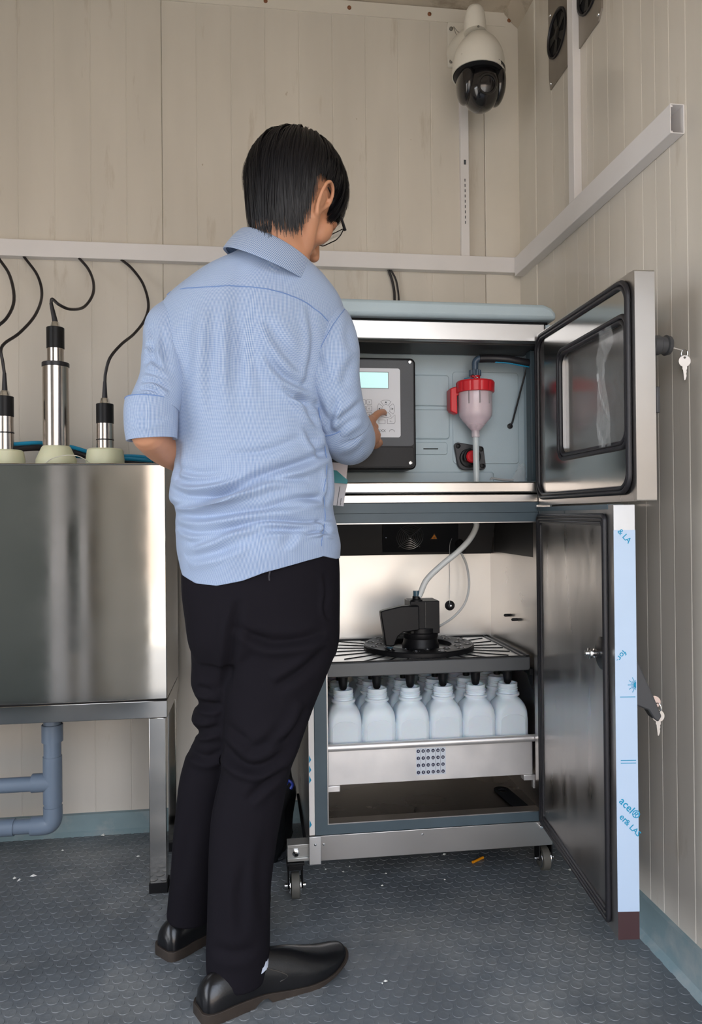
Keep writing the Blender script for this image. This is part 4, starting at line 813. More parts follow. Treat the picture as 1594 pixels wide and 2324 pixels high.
def path_rings(P,A,B,n,up=(0,1,0),ex=2.0):
    "tube of elliptical rings along the path P, half axes A (side) and B"
    P=np.asarray(P,float); k=len(P); out=[]; a=None
    for i in range(k):
        t=nrm(P[min(i+1,k-1)]-P[max(i-1,0)]); 
        a=nrm(np.cross(t,up)) if a is None else nrm(a-t*(a@t)); b=np.cross(t,a)
        th=np.linspace(0,2*PI,n,endpoint=False); c,s=np.cos(th),np.sin(th)
        c=np.sign(c)*np.abs(c)**(2/ex); s=np.sign(s)*np.abs(s)**(2/ex)
        out.append(P[i]+np.outer(c*A[i],a)+np.outer(s*B[i],b))
    return np.array(out)
def grid_faces(k,n): 
    i=np.arange(k-1)[:,None]; j=np.arange(n)[None,:]; j2=(j+1)%n
    return np.stack([i*n+j,i*n+j2,(i+1)*n+j2,(i+1)*n+j],-1).reshape(-1,4)
def gnormals(G):
    du=np.roll(G,-1,1)-np.roll(G,1,1); dv=np.gradient(G,axis=0); N=np.cross(du,dv); l=np.linalg.norm(N,axis=-1,keepdims=True); N=N/np.maximum(l,1e-9)
    c=G.mean(1,keepdims=True); s=np.sign(((G-c)*N).sum(-1).mean()); return N*(s if s else 1)
def smoothstep(x): x=np.clip(x,0,1); return x*x*(3-2*x)
def folds(V,N,creases,gain=1.0,back_only=True):
    "cloth creases: polylines (projected on the cloth) with width and depth, groove plus a raised lip on one side"
    V=V.copy(); q=proj(V); view=CAM-V; view/=np.linalg.norm(view,axis=-1,keepdims=True)
    f=np.clip((N*view).sum(-1)*1.6+.25,0,1) if back_only else np.ones(V.shape[:-1]); D=np.zeros(V.shape[:-1])
    for pts,wd,dp in creases:
        pts=spline(pts,max(8,4*len(pts))); best=np.full(D.shape,1e9); sg=np.zeros(D.shape); tt=np.zeros(D.shape); m_=len(pts)-1
        for i in range(m_):
            a,b=pts[i],pts[i+1]; ab=b-a; L2=ab@ab; u=np.clip(((q-a)@ab)/L2,0,1); d=q-(a+u[...,None]*ab); dd=np.hypot(d[...,0],d[...,1]); mk=dd<best
            best=np.where(mk,dd,best); sg=np.where(mk,ab[0]*d[...,1]-ab[1]*d[...,0],sg); tt=np.where(mk,(i+u)/m_,tt)
        sd=np.sign(sg)*best; taper=np.sin(np.clip(tt,.0,1)*PI)**.6
        D+=dp*taper*(-np.exp(-(sd/wd)**2)+.85*np.exp(-((sd-1.5*wd)/(1.1*wd))**2)+.35*np.exp(-((sd+1.9*wd)/(1.3*wd))**2))
    return V+N*(D*f*gain)[...,None]
def wrinkle(V,N,amp,seed=0,freq=(9,9,16)):
    r=np.random.RandomState(seed); D=0
    for k in range(12):
        w=r.randn(3)*np.array(freq)*(1+k*.35); D=D+np.sin(V@w+r.rand()*6.28+1.3*np.sin(V@(r.randn(3)*6)))/(1+k*.5)
    return V+N*(D*amp/3)[...,None]
def mesh_grid(name,G,m_,parent,uv=None,cap=None,ratio=None):
    k,n=G.shape[:2]; V=G.reshape(-1,3)-np.array(rloc(parent)); Fc=grid_faces(k,n).tolist()
    if cap: Fc+=[list(range(n))[::-1]] if 'a' in cap else []; 
    if cap and 'b' in cap: Fc+=[list(range((k-1)*n,k*n))]
    me=bpy.data.meshes.new(name); me.from_pydata(V.tolist(),[],Fc); me.update()
    import bmesh
    b=bmesh.new(); b.from_mesh(me); bmesh.ops.recalc_face_normals(b,faces=b.faces); b.to_mesh(me); b.free()
    if uv:
        ul=me.uv_layers.new(name='cloth'); nl=len(me.loops); vi=np.zeros(nl,int); me.loops.foreach_get('vertex_index',vi)
        U=np.arange(n)/n*uv[0]; W=np.linspace(0,uv[1],k); uvv=np.stack([U[vi%n],W[np.minimum(vi//n,k-1)]],1)
        # keep the wrap-around faces continuous
        for p in me.polygons:
            li=list(p.loop_indices); us=uvv[li,0]
            if len(li)==4 and us.max()-us.min()>uv[0]*.5: uvv[li,0]=np.where(us<uv[0]*.5,us+uv[0],us)
        ul.data.foreach_set('uv',uvv.astype(np.float32).ravel())
    me.materials.append(m_); me.polygons.foreach_set('use_smooth',[True]*len(me.polygons)); o=bpy.data.objects.new(name,me); COL.objects.link(o); o.parent=parent
    return o
def cloth_mat(name,ang=0.0,scale=.0023):
    M=bpy.data.materials.new(name); M.use_nodes=True; t=M.node_tree; b=t.nodes['Principled BSDF']; N=t.nodes.new; L=t.links.new
    uv=N('ShaderNodeUVMap'); uv.uv_map='cloth'; mp=N('ShaderNodeMapping'); mp.inputs['Rotation'].default_value=(0,0,R(ang)); mp.inputs['Scale'].default_value=(1/scale,1/scale,1)
    L(uv.outputs[0],mp.inputs[0]); s=N('ShaderNodeSeparateXYZ'); L(mp.outputs[0],s.inputs[0])
    def wave(out):
        a=N('ShaderNodeMath'); a.operation='MULTIPLY'; a.inputs[1].default_value=2*PI; L(out,a.inputs[0]); c=N('ShaderNodeMath'); c.operation='SINE'; L(a.outputs[0],c.inputs[0])
        r=N('ShaderNodeMapRange'); r.inputs[1].default_value=-.6; r.inputs[2].default_value=.6; L(c.outputs[0],r.inputs[0]); return r.outputs[0]
    vx_=wave(s.outputs['X']); vy=wave(s.outputs['Y']); m2=N('ShaderNodeMix'); m2.data_type='RGBA'; m2.inputs[6].default_value=(.11,.195,.40,1); m2.inputs[7].default_value=(.46,.54,.66,1)
    k=N('ShaderNodeMath'); k.operation='MULTIPLY_ADD'; k.inputs[1].default_value=.28; L(vy,k.inputs[0]); k2=N('ShaderNodeMath'); k2.operation='MULTIPLY'; k2.inputs[1].default_value=.78; L(vx_,k2.inputs[0]); L(k2.outputs[0],k.inputs[2])
    L(k.outputs[0],m2.inputs[0]); L(m2.outputs[2],b.inputs['Base Color']); b.inputs['Roughness'].default_value=.8; b.inputs['Sheen Weight'].default_value=.15
    n=N('ShaderNodeTexNoise'); n.inputs['Scale'].default_value=60; c=N('ShaderNodeTexCoord'); L(c.outputs['Object'],n.inputs['Vector']); bp=N('ShaderNodeBump'); bp.inputs['Strength'].default_value=.12; bp.inputs['Distance'].default_value=.002; L(n.outputs[0],bp.inputs['Height']); L(bp.outputs[0],b.inputs['Normal'])
    return M
SH=cloth_mat('striped_shirt_cloth')
# ---- body (one continuous surface)
bd=MB()
HC=at(670,456,1.52); yaw,pit=R(38),R(-37)
hf=np.array([math.cos(pit)*math.sin(yaw),math.cos(pit)*math.cos(yaw),math.sin(pit)]); hr_=np.array([math.cos(yaw),-math.sin(yaw),0]); hu=np.cross(hr_,hf)
HFm=np.array([hr_,hf,hu])
H=lambda r,f,u: HC+hr_*r+hf*f+hu*u
bd.ell(H(0,-.008,.022),.078,.099,.094,HFm,40,28)          # skull
bd.ell(H(0,.030,-.030),.060,.062,.080,HFm,32,20)          # face mass
bd.ell(H(0,.052,-.088),.032,.030,.026,HFm,24,14)          # chin
for s in (-1,1):
    bd.tube([H(s*.060,-.006,-.025),H(s*.056,.008,-.066),H(s*.030,.052,-.092)],[.021,.022,.020],16,round_=True)  # jaw line
    bd.ell(H(s*.042,.058,-.032),.028,.026,.034,HFm,20,14)  # cheek
    bd.ell(H(s*.032,.084,.004),.016,.010,.011,HFm,16,10)   # closed lid over the eye
    bd.tube([H(s*.012,.092,.020),H(s*.032,.092,.025),H(s*.050,.080,.019)],[.006,.007,.006],10,round_=True)  # brow
    # ear: rim, lobe and hollow
    e=lambda f,u,o=0: H(s*(.073+o*1.15),f*1.15-.006,u*1.22-.034)
    rim=spline([e(.018,.000,.002),e(.020,.016,.006),e(.010,.030,.013),e(-.006,.031,.018),e(-.016,.018,.020),e(-.014,.000,.016),e(-.004,-.018,.009),e(.006,-.029,.006),e(.013,-.024,.002)],26)
    bd.tube(rim,[.0042]*18+[.0048]*4+[.0056]*4,10,round_=True)
    bd.tube(spline([e(.010,.018,.004),e(.0,.020,.008),e(-.006,.008,.009),e(.0,-.010,.006),e(.008,-.016,.003)],16),.0036,8,round_=True)
    bd.prism([e(.016,.018,-.006),e(-.002,.028,-.004),e(-.012,.010,.0),e(-.002,-.016,-.002),e(.012,-.022,-.006)],hr_*s*.008)
    bd.ell(e(.016,-.006,.001),.004,.004,.006,HFm,10,8); bd.ell(e(.001,.004,.003),.0075,.014,.024,HFm,16,12)
bd.tube([H(0,.088,.012),H(0,.104,-.016),H(0,.112,-.034)],[.008,.010,.0125],14,round_=True); bd.ell(H(0,.098,-.040),.017,.012,.008,HFm,16,10)
bd.tube([H(-.022,.082,-.061),H(0,.092,-.059),H(.022,.082,-.061)],[.005,.0065,.005],10,round_=True); bd.tube([H(-.018,.081,-.071),H(0,.090,-.071),H(.018,.081,-.071)],[.005,.007,.005],10,round_=True)
NB=at(612,640,1.53)
bd.tube(spline([H(0,-.008,-.040),H(-.002,-.012,-.080),at(645,575,1.515),NB],12),[.044,.044,.045,.047,.050,.052,.053,.055,.056,.058,.062,.068],32)
def rings_mb(G):
    k,n=G.shape[:2]; bd.add(G.reshape(-1,3),[tuple(f) for f in grid_faces(k,n)]+[tuple(range(n))[::-1],tuple(range((k-1)*n,k*n))])
TOR=[(560,660,560,1.53,.055),(520,695,590,1.53,.070),(440,740,630,1.535,.085),(372,778,690,1.54,.098),(360,778,760,1.545,.108),(372,748,850,1.55,.113),(385,738,930,1.55,.112),(393,742,1000,1.55,.108),(394,756,1060,1.55,.106),(386,760,1108,1.55,.108),(388,758,1132,1.55,.109),(400,756,1152,1.55,.110),(399,762,1190,1.55,.116),(399,768,1240,1.55,.121),(402,772,1290,1.55,.124),(408,772,1340,1.55,.122)]
ins=[(a+24,b-24,y,Y,t-.034) for a,b,y,Y,t in TOR]
rings_mb(loft_rings(secs_from(ins,40),48))
# legs of the body inside the trousers
for P_,r_ in ((((640,1360,1.54),(610,1600,1.53),(575,1800,1.515),(548,2050,1.50),(545,2190,1.498)),(.078,.064,.048,.036,.034)),(((520,1360,1.57),(510,1600,1.60),(480,1800,1.63),(440,2000,1.675),(436,2070,1.690)),(.070,.045,.040,.034,.032))):
    k=spline([(*at(*p),r) for p,r in zip(P_,r_)],20); bd.tube(k[:,:3],k[:,3],24)
# arms
def limb(pts,rs,n=22,k=18): q=spline([(*p,r) for p,r in zip(pts,rs)],k); bd.tube(q[:,:3],q[:,3],n,round_=True)
RW=at(840,990,1.722)
limb([at(735,745,1.545),at(757,830,1.52),at(780,955,1.555)],[.042,.040,.033]); limb([at(780,955,1.555),at(806,985,1.63),RW],[.033,.034,.0255])
LW=at(540,1095,1.72); LE=at(338,985,1.475)
limb([at(400,745,1.545),at(374,860,1.50),LE],[.036,.035,.032]); limb([LE,at(372,1018,1.545),at(430,1050,1.64),LW],[.035,.034,.030,.025])
def rotv(v,ax,a): ax=nrm(ax); return v*math.cos(a)+np.cross(ax,v)*math.sin(a)+ax*(ax@v)*(1-math.cos(a))
def hand(wrist,d,n,curls,thumb,side=1,scale=1.0):
    "d finger direction, n palm normal; thumb side = side * d x n"
    d=nrm(d); n=nrm(n-d*(n@d)); s=nrm(np.cross(d,n))*side; tips=[]
    bd.tube([wrist-d*.01,wrist+d*.012],[.024,.022],16,round_=True)
    for off,ln_ in ((.030,.082),(.010,.086),(-.010,.083),(-.029,.076)):
        bd.tube([wrist+d*.008+s*off*.45,wrist+d*.045+s*off*.85+n*.004,wrist+d*ln_+s*off],[.0135,.0145,.0115],12,round_=True)
    bd.tube([wrist+d*.020+s*.018+n*.008,wrist+d*.050+s*.022+n*.010],[.015,.014],12,round_=True)
    bd.tube([wrist+d*.020-s*.016+n*.008,wrist+d*.055-s*.022+n*.007],[.014,.012],12,round_=True)
    for k,(off,base,Ls) in enumerate(((.030,.086,(.042,.025,.020)),(.010,.090,(.045,.028,.021)),(-.010,.086,(.042,.026,.020)),(-.029,.078,(.033,.021,.018)))):
        c=curls[k]; p=wrist+d*base+s*off; v=rotv(d,s,0); P=[p-d*.010,p]; ang=0; R_=[.0100,.0100]
        for L_,a,r in zip(Ls,c[:3],(.0088,.0080,.0068)):
            ang+=R(a); v=d*math.cos(ang)+n*math.sin(ang); 
            if len(c)>3: v=nrm(v+s*c[3])
            p=p+v*L_*scale; P.append(p); R_.append(r)
        q=spline([(*a,b) for a,b in zip(P,R_)],14); bd.tube(q[:,:3],q[:,3],12,round_=True); tips.append((P[-1],v))
    P=[wrist+d*.018+s*.020+n*.006]+[wrist+d*a+s*b+n*c for a,b,c in thumb]; q=spline([(*a,b) for a,b in zip(P,(.015,.0125,.0105,.0085))],12); bd.tube(q[:,:3],q[:,3],12,round_=True)
    return tips
# right hand: index finger stretched to the arrow key, the others curled
TIP=np.array([.3335,KP-.0080,1.213]); idx_base=None
hd=nrm(at(852,982,1.80)-RW+np.array([0,0,.004])); hn=nrm(np.array([-.85,.42,-.25]))
n0=len(bd.v)
hn=nrm(hn-hd*(hn@hd)); hs=nrm(np.cross(hd,hn))
tips=hand(RW,hd,hn,[(4,6,4),(62,92,55),(72,95,55),(78,92,50)],((.045,.036,.020),(.066,.030,.032),(.082,.018,.036)),1,.92)
# lead the index finger exactly to the key
ib=RW+hd*.082+hs*.028; mid=(ib+TIP)/2+np.array([-.002,-.006,.006]); q=spline([(*a,b) for a,b in ((ib-hd*.01,.0105),(ib,.0102),(mid,.0092),(TIP*.75+mid*.25+np.array([0,0,.003]),.0082),(TIP,.0070))],16); bd.tube(q[:,:3],q[:,3],12,round_=True)
# left hand holding the booklet in front of the belly
ld_=nrm(np.array([.93,.12,.02])); ln2=nrm(np.array([.0,.9,.25])); 
hand(LW,ld_,ln2,[(15,25,20),(18,28,20),(20,30,20),(24,32,22)],((.040,.040,-.004),(.062,.050,-.012),(.082,.050,-.016)),1)
body=obj('body',bd,SKIN,pn,smooth=0,fix=False)
rm=body.modifiers.new('r','REMESH'); rm.mode='VOXEL'; rm.voxel_size=.0028; rm.use_smooth_shade=True
sm=body.modifiers.new('s','SMOOTH'); sm.iterations=3; sm.factor=.5
bake(body)
# ---- shirt body
n,k=360,300
S=secs_from(TOR,k); G=loft_rings(S,n,2.1)
# shape: shoulder blades, spine hollow, small of the back
N_=gnormals(G)
def bump(V,N,px,py,rx,ry,d):
    q=proj(V); f=np.exp(-(((q[...,0]-px)/rx)**2+((q[...,1]-py)/ry)**2))*np.clip(-N[...,1]*1.5,0,1); return V+N*(f*d)[...,None]
for a in ((455,760,60,90,.010),(650,780,75,90,.010),(545,760,26,170,-.010),(560,1080,120,40,-.006),(590,1270,130,60,.008),(660,940,40,80,.006)): G=bump(G,N_,*a)
N_=gnormals(G)
CR=[([(700,690),(712,770),(700,850),(690,885)],9,.003),
 ([(600,790),(622,828),(655,860),(706,884)],11,.0055),([(600,720),(640,790),(690,850)],14,.004),
 ([(640,880),(680,905),(722,925)],8,.005),([(676,892),(700,930),(728,985)],10,.006),([(712,905),(735,960),(745,1020)],9,.006),([(690,960),(715,1010),(738,1040)],9,.004),
 ([(492,690),(484,760),(478,860),(486,960)],16,.0035),([(528,700),(532,790),(528,900)],16,.003),([(430,700),(420,800),(425,900)],16,.0028),([(575,700),(580,800),(600,900)],16,.0025),
 ([(388,1108),(430,1128),(500,1118),(580,1085),(690,1050),(752,1018)],11,.0085),([(392,1140),(450,1142),(540,1112),(620,1090),(700,1086)],9,.0065),([(470,1135),(540,1118),(600,1104)],8,.004),
 ([(398,1085),(430,1096),(500,1090),(560,1070)],9,.004),([(400,1060),(450,1075),(520,1068)],8,.003),([(520,1030),(600,1025),(690,990)],10,.003),
 ([(398,1165),(460,1172),(560,1160),(660,1148),(745,1120)],10,.005),([(400,1200),(450,1215),(520,1200),(610,1180),(700,1190),(755,1176)],10,.0045),
 ([(430,1250),(480,1228),(540,1205),(620,1200)],10,.0045),([(600,1150),(680,1130),(740,1136)],8,.004),([(560,1230),(620,1215),(700,1225)],12,.003),([(420,1290),(480,1270),(560,1245)],13,.0035),
 ([(720,1180),(738,1215),(732,1262)],7,.004),([(745,1060),(748,1110),(735,1150)],7,.004),([(690,1240),(720,1235),(760,1246)],8,.003),([(402,1000),(398,1050),(405,1090)],9,.004),
 ([(640,1290),(660,1250),(664,1210)],14,.002),([(500,1310),(510,1260),(500,1220)],18,.002)]
G=folds(G,N_,CR,2.0); N_=gnormals(G); G=wrinkle(G,N_,.0022,3)
# hem: long tail at the back, rising towards the side
zw=at(600,1180,1.55)[2]; z_end=G[-1,:,2].mean()
hx_=[at(x,1300,1.43)[0] for x in (395,405,440,490,550,600,700,740,775)]; hz_=[at(x,y,1.43)[2] for x,y in ((395,1288),(405,1312),(440,1328),(490,1331),(550,1318),(600,1299),(700,1273),(740,1264),(775,1273))]
tgt=np.interp(G[...,0],hx_,hz_); front=smoothstep((G[...,1]-1.55)/.10); tgt=tgt*(1-front)+(at(600,1262,1.5)[2])*front
zz_=G[...,2]; low=zz_<zw; G[...,2]=np.where(low,zw-(zw-zz_)/(zw-z_end)*(zw-tgt),zz_)
# turned hem
Nl=gnormals(G)[-1]; hem=[G[-1]-Nl*.0025+np.array([0,0,-.0008]),G[-1]-Nl*.004+np.array([0,0,.004]),G[-1]-Nl*.004+np.array([0,0,.05])]
G=np.concatenate([G,np.array(hem)])
shirt=mesh_grid('shirt',G,SH,pn,uv=(1.08,.86),cap='a'); tag(shirt,'light blue finely striped shirt')
def ribbon(name,P,wd,th,m_,par,off=.0008):
    "thin raised seam following points"
    return obj(name,MB().tube(P,wd,6),m_,par,smooth=60)
SEAM_SHADE=mat('seam_and_cuff_shade',(.16,.26,.50),.8)
# yoke seam, sleeve seam, side seam and hem stitching on the cloth surface
Gv=G.reshape(-1,3); Nf=gnormals(G).reshape(-1,3); back=Nf[:,1]<.1; Gb=Gv[back]; qb=proj(Gb); Nb=Nf[back]
def on_cloth(pts,lift=.0006,n=60):
    out=[]
    for p in spline(pts,n):
        i=np.argmin(((qb-p)**2).sum(1)); out.append(Gb[i]+Nb[i]*lift)
    out=np.array(out)
    for _ in range(3): out[1:-1]=(out[:-2]+out[1:-1]*2+out[2:])/4
    return out
ribbon('yoke_seam',on_cloth([(372,664),(430,654),(500,649),(570,651),(640,664),(700,690),(745,728)]),.0011,.001,SEAM_SHADE,shirt)
ribbon('side_seam',on_cloth([(722,925),(735,1000),(742,1060),(735,1120),(738,1180),(730,1230),(732,1262)]),.0009,.001,SEAM_SHADE,shirt)
# ---- sleeves
def sleeve(name,pts,rad,k,n,cr,uvl,ex=2.15):
    q=spline([(*p,r) for p,r in zip(pts,rad)],k); G=path_rings(q[:,:3],q[:,3],q[:,3]*.97,n,ex=ex); N=gnormals(G); G=folds(G,N,cr,1.35); N=gnormals(G); G=wrinkle(G,N,.0016,5)
    N=gnormals(G); e=[G[-1]-N[-1]*.004,G[-1]-N[-1]*.0055-(q[-1,:3]-q[-2,:3])*2,G[-1]-N[-1]*.006-(q[-1,:3]-q[-6,:3])*2]; G=np.concatenate([G,np.array(e)])
    o=mesh_grid(name,G,SH,shirt,uv=uvl,cap='a'); return o,q,G
RSL=[at(722,712,1.545),at(742,742,1.535),at(753,790,1.52),at(757,860,1.515),at(771,925,1.53),at(786,970,1.56)]
so,q,GR=sleeve('sleeve',RSL,[.042,.054,.0565,.0545,.052,.051],170,200,[([(742,975),(755,940),(762,900)],8,.004),([(700,880),(722,918),(745,960),(765,1000)],9,.004),([(812,800),(790,840),(778,880)],12,.003),([(826,905),(800,930),(770,950),(750,952)],9,.004),([(705,800),(730,830),(735,880)],12,.003),([(800,720),(790,760),(800,800)],12,.0025),([(760,985),(790,960),(815,945)],9,.004)],(.345,.34))
CU=[at(763,946,1.553),at(778,972,1.572),at(791,993,1.608),at(798,1002,1.648)]
cu,q,_GR1=sleeve('cuff',CU,[.0590,.0605,.0580,.0535],60,200,[([(770,1010),(800,1000),(830,960)],7,.002),([(765,1040),(800,1035),(838,1000)],9,.002)],(.35,.10))
LSL=[at(400,705,1.545),at(386,742,1.53),at(376,800,1.51),at(370,860,1.495),at(352,920,1.485)]
so2,q,GL=sleeve('sleeve',LSL,[.034,.0490,.0465,.0450,.0480],170,200,[([(322,868),(350,866),(388,886)],7,.006),([(326,828),(345,815),(372,842)],8,.005),([(334,780),(345,790),(350,820)],8,.004),([(312,900),(345,902),(390,918)],7,.006),([(318,885),(340,884),(372,896)],6,.005),([(340,735),(350,770),(348,800)],9,.004),([(330,845),(352,850),(380,862)],7,.004),([(365,740),(372,790),(384,850)],10,.004)],(.32,.24))
CL=[at(345,912,1.485),at(343,940,1.482),at(343,970,1.480),at(345,998,1.480)]
cu2,q,_GR2=sleeve('cuff',CL,[.0500,.0515,.0515,.0490],60,200,[([(296,950),(330,956),(392,946)],8,.002)],(.32,.09))
for o_,G_ in ((cu,_GR1),(cu2,_GR2)):
    P=G_[0]; P=np.vstack([P,P[:2]]); ribbon('cuff_shade_line',P,.0011,.001,SEAM_SHADE,o_)  # darker ribbon puts a line of shade along the cuff's upper edge
# armhole seams
g_=GR.reshape(-1,3); 
def on_grid(GG,pts,lift=.0006,n=50):
    V=GG.reshape(-1,3); N=gnormals(GG).reshape(-1,3); b_=((CAM-V)*N).sum(1)>0; V=V[b_]; N=N[b_]; q=proj(V); out=[]
    for p in spline(pts,n): i=np.argmin(((q-p)**2).sum(1)); out.append(V[i]+N[i]*lift)
    out=np.array(out)
    for _ in range(3): out[1:-1]=(out[:-2]+out[1:-1]*2+out[2:])/4
    return out
ribbon('armhole_seam',on_grid(GR,[(782,702),(755,740),(728,790),(712,840),(702,880)]),.0009,.001,SEAM_SHADE,so)
# ---- collar: folded band tilted towards the front
def tilt_ring(L,Rr,Nn,n=120,ex=2.0):
    c=(L+Rr)/2; a=(Rr-L)/2; b=Nn-c; th=np.linspace(0,2*PI,n,endpoint=False); return c+np.outer(np.cos(th),a)+np.outer(np.sin(th),b)
top_=tilt_ring(at(548,521,1.525),at(712,618,1.565),at(648,549,1.448))
bot_=tilt_ring(at(508,566,1.535),at(722,662,1.57),at(610,590,1.415))
inn_=tilt_ring(at(553,530,1.525),at(708,628,1.562),at(646,560,1.455)); inn2=tilt_ring(at(545,590,1.53),at(700,670,1.56),at(630,620,1.45))
mid_=(top_+bot_)/2; cc=mid_.mean(0); mid_=mid_+ (mid_-cc)/np.linalg.norm(mid_-cc,axis=1,keepdims=True)*.004
rows_=spline(np.stack([inn2.ravel(),inn_.ravel(),top_.ravel(),(top_*.75+mid_*.25+(top_-cc)*.02).ravel(),mid_.ravel(),bot_.ravel(),(bot_-(bot_-cc)*.05).ravel()]),40).reshape(40,120,3)
mesh_grid('collar',rows_,SH,shirt,uv=(.45,.09))
# ---- trousers
tb=MB()
def rm_(rows,n=40,ex=2.2,m_=40):
    Gx=loft_rings(secs_from(rows,m_),n,ex); tb.add(Gx.reshape(-1,3),[tuple(f) for f in grid_faces(m_,n)]+[tuple(range(n))[::-1],tuple(range((m_-1)*n,m_*n))])
rm_([(414,764,1215,1.55,.108),(412,770,1280,1.55,.114),(412,771,1340,1.55,.118),(420,771,1400,1.55,.118),(427,770,1450,1.55,.112),(440,762,1490,1.55,.095)])
rm_([(505,768,1400,1.545,.105),(500,769,1440,1.54,.108),(507,757,1490,1.535,.100),(509,738,1540,1.53,.094),(509,718,1590,1.525,.088),(508,699,1640,1.52,.082),(507,680,1690,1.515,.077),(503,662,1740,1.51,.073),(489,648,1800,1.508,.070),(478,637,1860,1.505,.068),(474,625,1930,1.503,.066),(471,616,2010,1.500,.064),(469,614,2090,1.497,.063),(466,613,2160,1.495,.064),(470,606,2215,1.493,.066)])
rm_([(418,600,1380,1.575,.100),(430,590,1440,1.58,.100),(435,580,1500,1.585,.092),(434,572,1550,1.59,.086),(451,568,1590,1.595,.082),(434,560,1625,1.60,.080),(452,556,1658,1.605,.078),(424,548,1710,1.615,.076),(407,540,1770,1.625,.073),(399,530,1840,1.638,.071),(393,518,1910,1.65,.069),(387,505,1980,1.665,.067),(381,495,2040,1.68,.066),(378,492,2074,1.688,.066)])
tr_=obj('trousers',tb,TROUS,pn,smooth=0,fix=False)
rm=tr_.modifiers.new('r','REMESH'); rm.mode='VOXEL'; rm.voxel_size=.0042; rm.use_smooth_shade=True
sm=tr_.modifiers.new('s','SMOOTH'); sm.iterations=7; sm.factor=.5
bake(tr_); me=tr_.data; nv=len(me.vertices); V=np.zeros(nv*3,np.float32); me.vertices.foreach_get('co',V); V=V.reshape(-1,3).astype(float)+np.array(rloc(pn)); N=np.zeros(nv*3,np.float32); me.vertex_normals.foreach_get('vector',N); N=N.reshape(-1,3).astype(float)
TC=[([(545,1360),(530,1430),(522,1500),(515,1560)],12,.006),([(560,1448),(620,1458),(690,1450),(740,1432)],12,.007),([(528,1420),(570,1440),(610,1450)],10,.004),
 ([(740,1470),(700,1510),(650,1545),(620,1560)],12,.005),([(510,1680),(530,1720),(570,1742),(620,1728),(680,1670)],12,.008),([(508,1640),(540,1670),(570,1685)],12,.004),([(700,1600),(670,1660),(620,1700)],11,.006),([(560,1820),(600,1780),(650,1740)],10,.005),([(640,1650),(600,1690),(560,1700)],14,.004),
 ([(440,1590),(470,1602),(505,1600)],9,.007),([(430,1650),(460,1660),(500,1650)],9,.007),([(445,1560),(480,1570)],8,.004),([(420,1700),(470,1720),(505,1700)],10,.005),([(735,1300),(742,1340),(738,1380),(748,1410)],6,.003),([(560,1950),(545,2030),(550,2120)],14,.003),([(600,1900),(590,2000),(600,2100)],14,.003),([(430,1850),(420,1930),(412,2010)],14,.003),([(480,2150),(530,2165),(590,2150)],14,.003)]
V=folds(V,N,TC,1.7); V=wrinkle(V,N,.0012,11,(5,5,9)); V=V-np.array(rloc(pn)); me.vertices.foreach_set('co',V.astype(np.float32).ravel()); me.update()
lp=at(612,1292,1.425); obj('belt_loop',MB().tube([at(613,1296,1.422),at(611,1308,1.421),at(612,1318,1.420)],.0016,6),mat('loop_cloth',(.03,.028,.034),.8),tr_)
pk=[at(x,y,Y) for x,y,Y in ((757,1300,1.47),(752,1330,1.462),(744,1352,1.45),(736,1368,1.445))]
# ---- shoes
def shoe(heel,d,L_,lift,sc_=1.0):
    d=nrm(np.array([d[0],d[1],0])); s_=np.array([d[1],-d[0],0]); hz=np.array(heel,float)
    T=[0,.03,.10,.22,.38,.55,.70,.83,.93,.985,1.0]
    Wd=[.018,.030,.034,.034,.033,.040,.046,.043,.033,.020,.006]; Ht=[.044,.064,.077,.083,.088,.080,.064,.051,.044,.038,.029]
    cen=[0,0,0,0,.001,.004,.006,.005,.002,0,0]; zb=[.020,.020,.020,.021,.018,.012,.010,.012,.018,.024,.027]
    q=spline(np.stack([T,Wd,Ht,cen,zb],1),60); b=MB(); n=28; vs=[]
    for t,w_,h_,c_,z0 in q:
        for j in range(n):
            a=2*PI*j/n; x=math.cos(a); z=math.sin(a); zz_=z0+(h_-z0)*(max(0,z)**.75) if z>0 else z0; vs.append(hz+d*t*L_+s_*(c_+x*w_*(1-.22*max(0,z)**2))+np.array([0,0,zz_ if z>0 else z0-.002]))
    b.add(vs,[(i*n+j,i*n+(j+1)%n,(i+1)*n+(j+1)%n,(i+1)*n+j) for i in range(59) for j in range(n)]+[tuple(range(n))[::-1],tuple(range(59*n,60*n))])
    so_=MB(); vs=[]
    for t,w_,h_,c_,z0 in q:
        tt=(t-.5)*1.025+.5; ww=w_+.0035
        lo=0.0 if t<.30 else min(z0-.006,.011*smoothstep((t-.30)/.06)) if t<.42 else max(0,(t-.72)*.062)
        for x,z in ((-ww,lo),(ww,lo),(ww,z0+.001),(-ww,z0+.001)): vs.append(hz+d*tt*L_+s_*(c_+x)+np.array([0,0,z]))
    so_.add(vs,[(i*4+j,i*4+(j+1)%4,(i+1)*4+(j+1)%4,(i+1)*4+j) for i in range(59) for j in range(4)]+[(3,2,1,0),(236,237,238,239)])
    o=obj('shoe',b,LEATHER,pn,smooth=60); obj('sole',so_,SOLE,o,smooth=40,bevel=.001)
    # elastic side gore stitching and heel seam
    for sd in (-1,1):
        pts=[hz+d*L_*t+s_*(sd*w_)+np.array([0,0,z]) for t,w_,z in ((.36,.0265,.070),(.46,.034,.054),(.52,.0385,.040),(.47,.0375,.034))]
        obj('stitching',MB().tube(spline(pts,18),.0012,6),mat('stitch_grey',(.05,.045,.04),.5),o)
    return o
s1=shoe((-.112,1.432,0),(.300,.150),.325,0); s2=shoe((-.205,1.640,0),(.26,.24),.30,0)
obj('sock',MB().tube([(-.022,1.482,.060),(-.030,1.484,.15)],[.043,.045],24),mat('pale_sock',(.62,.68,.80),.8),pn)
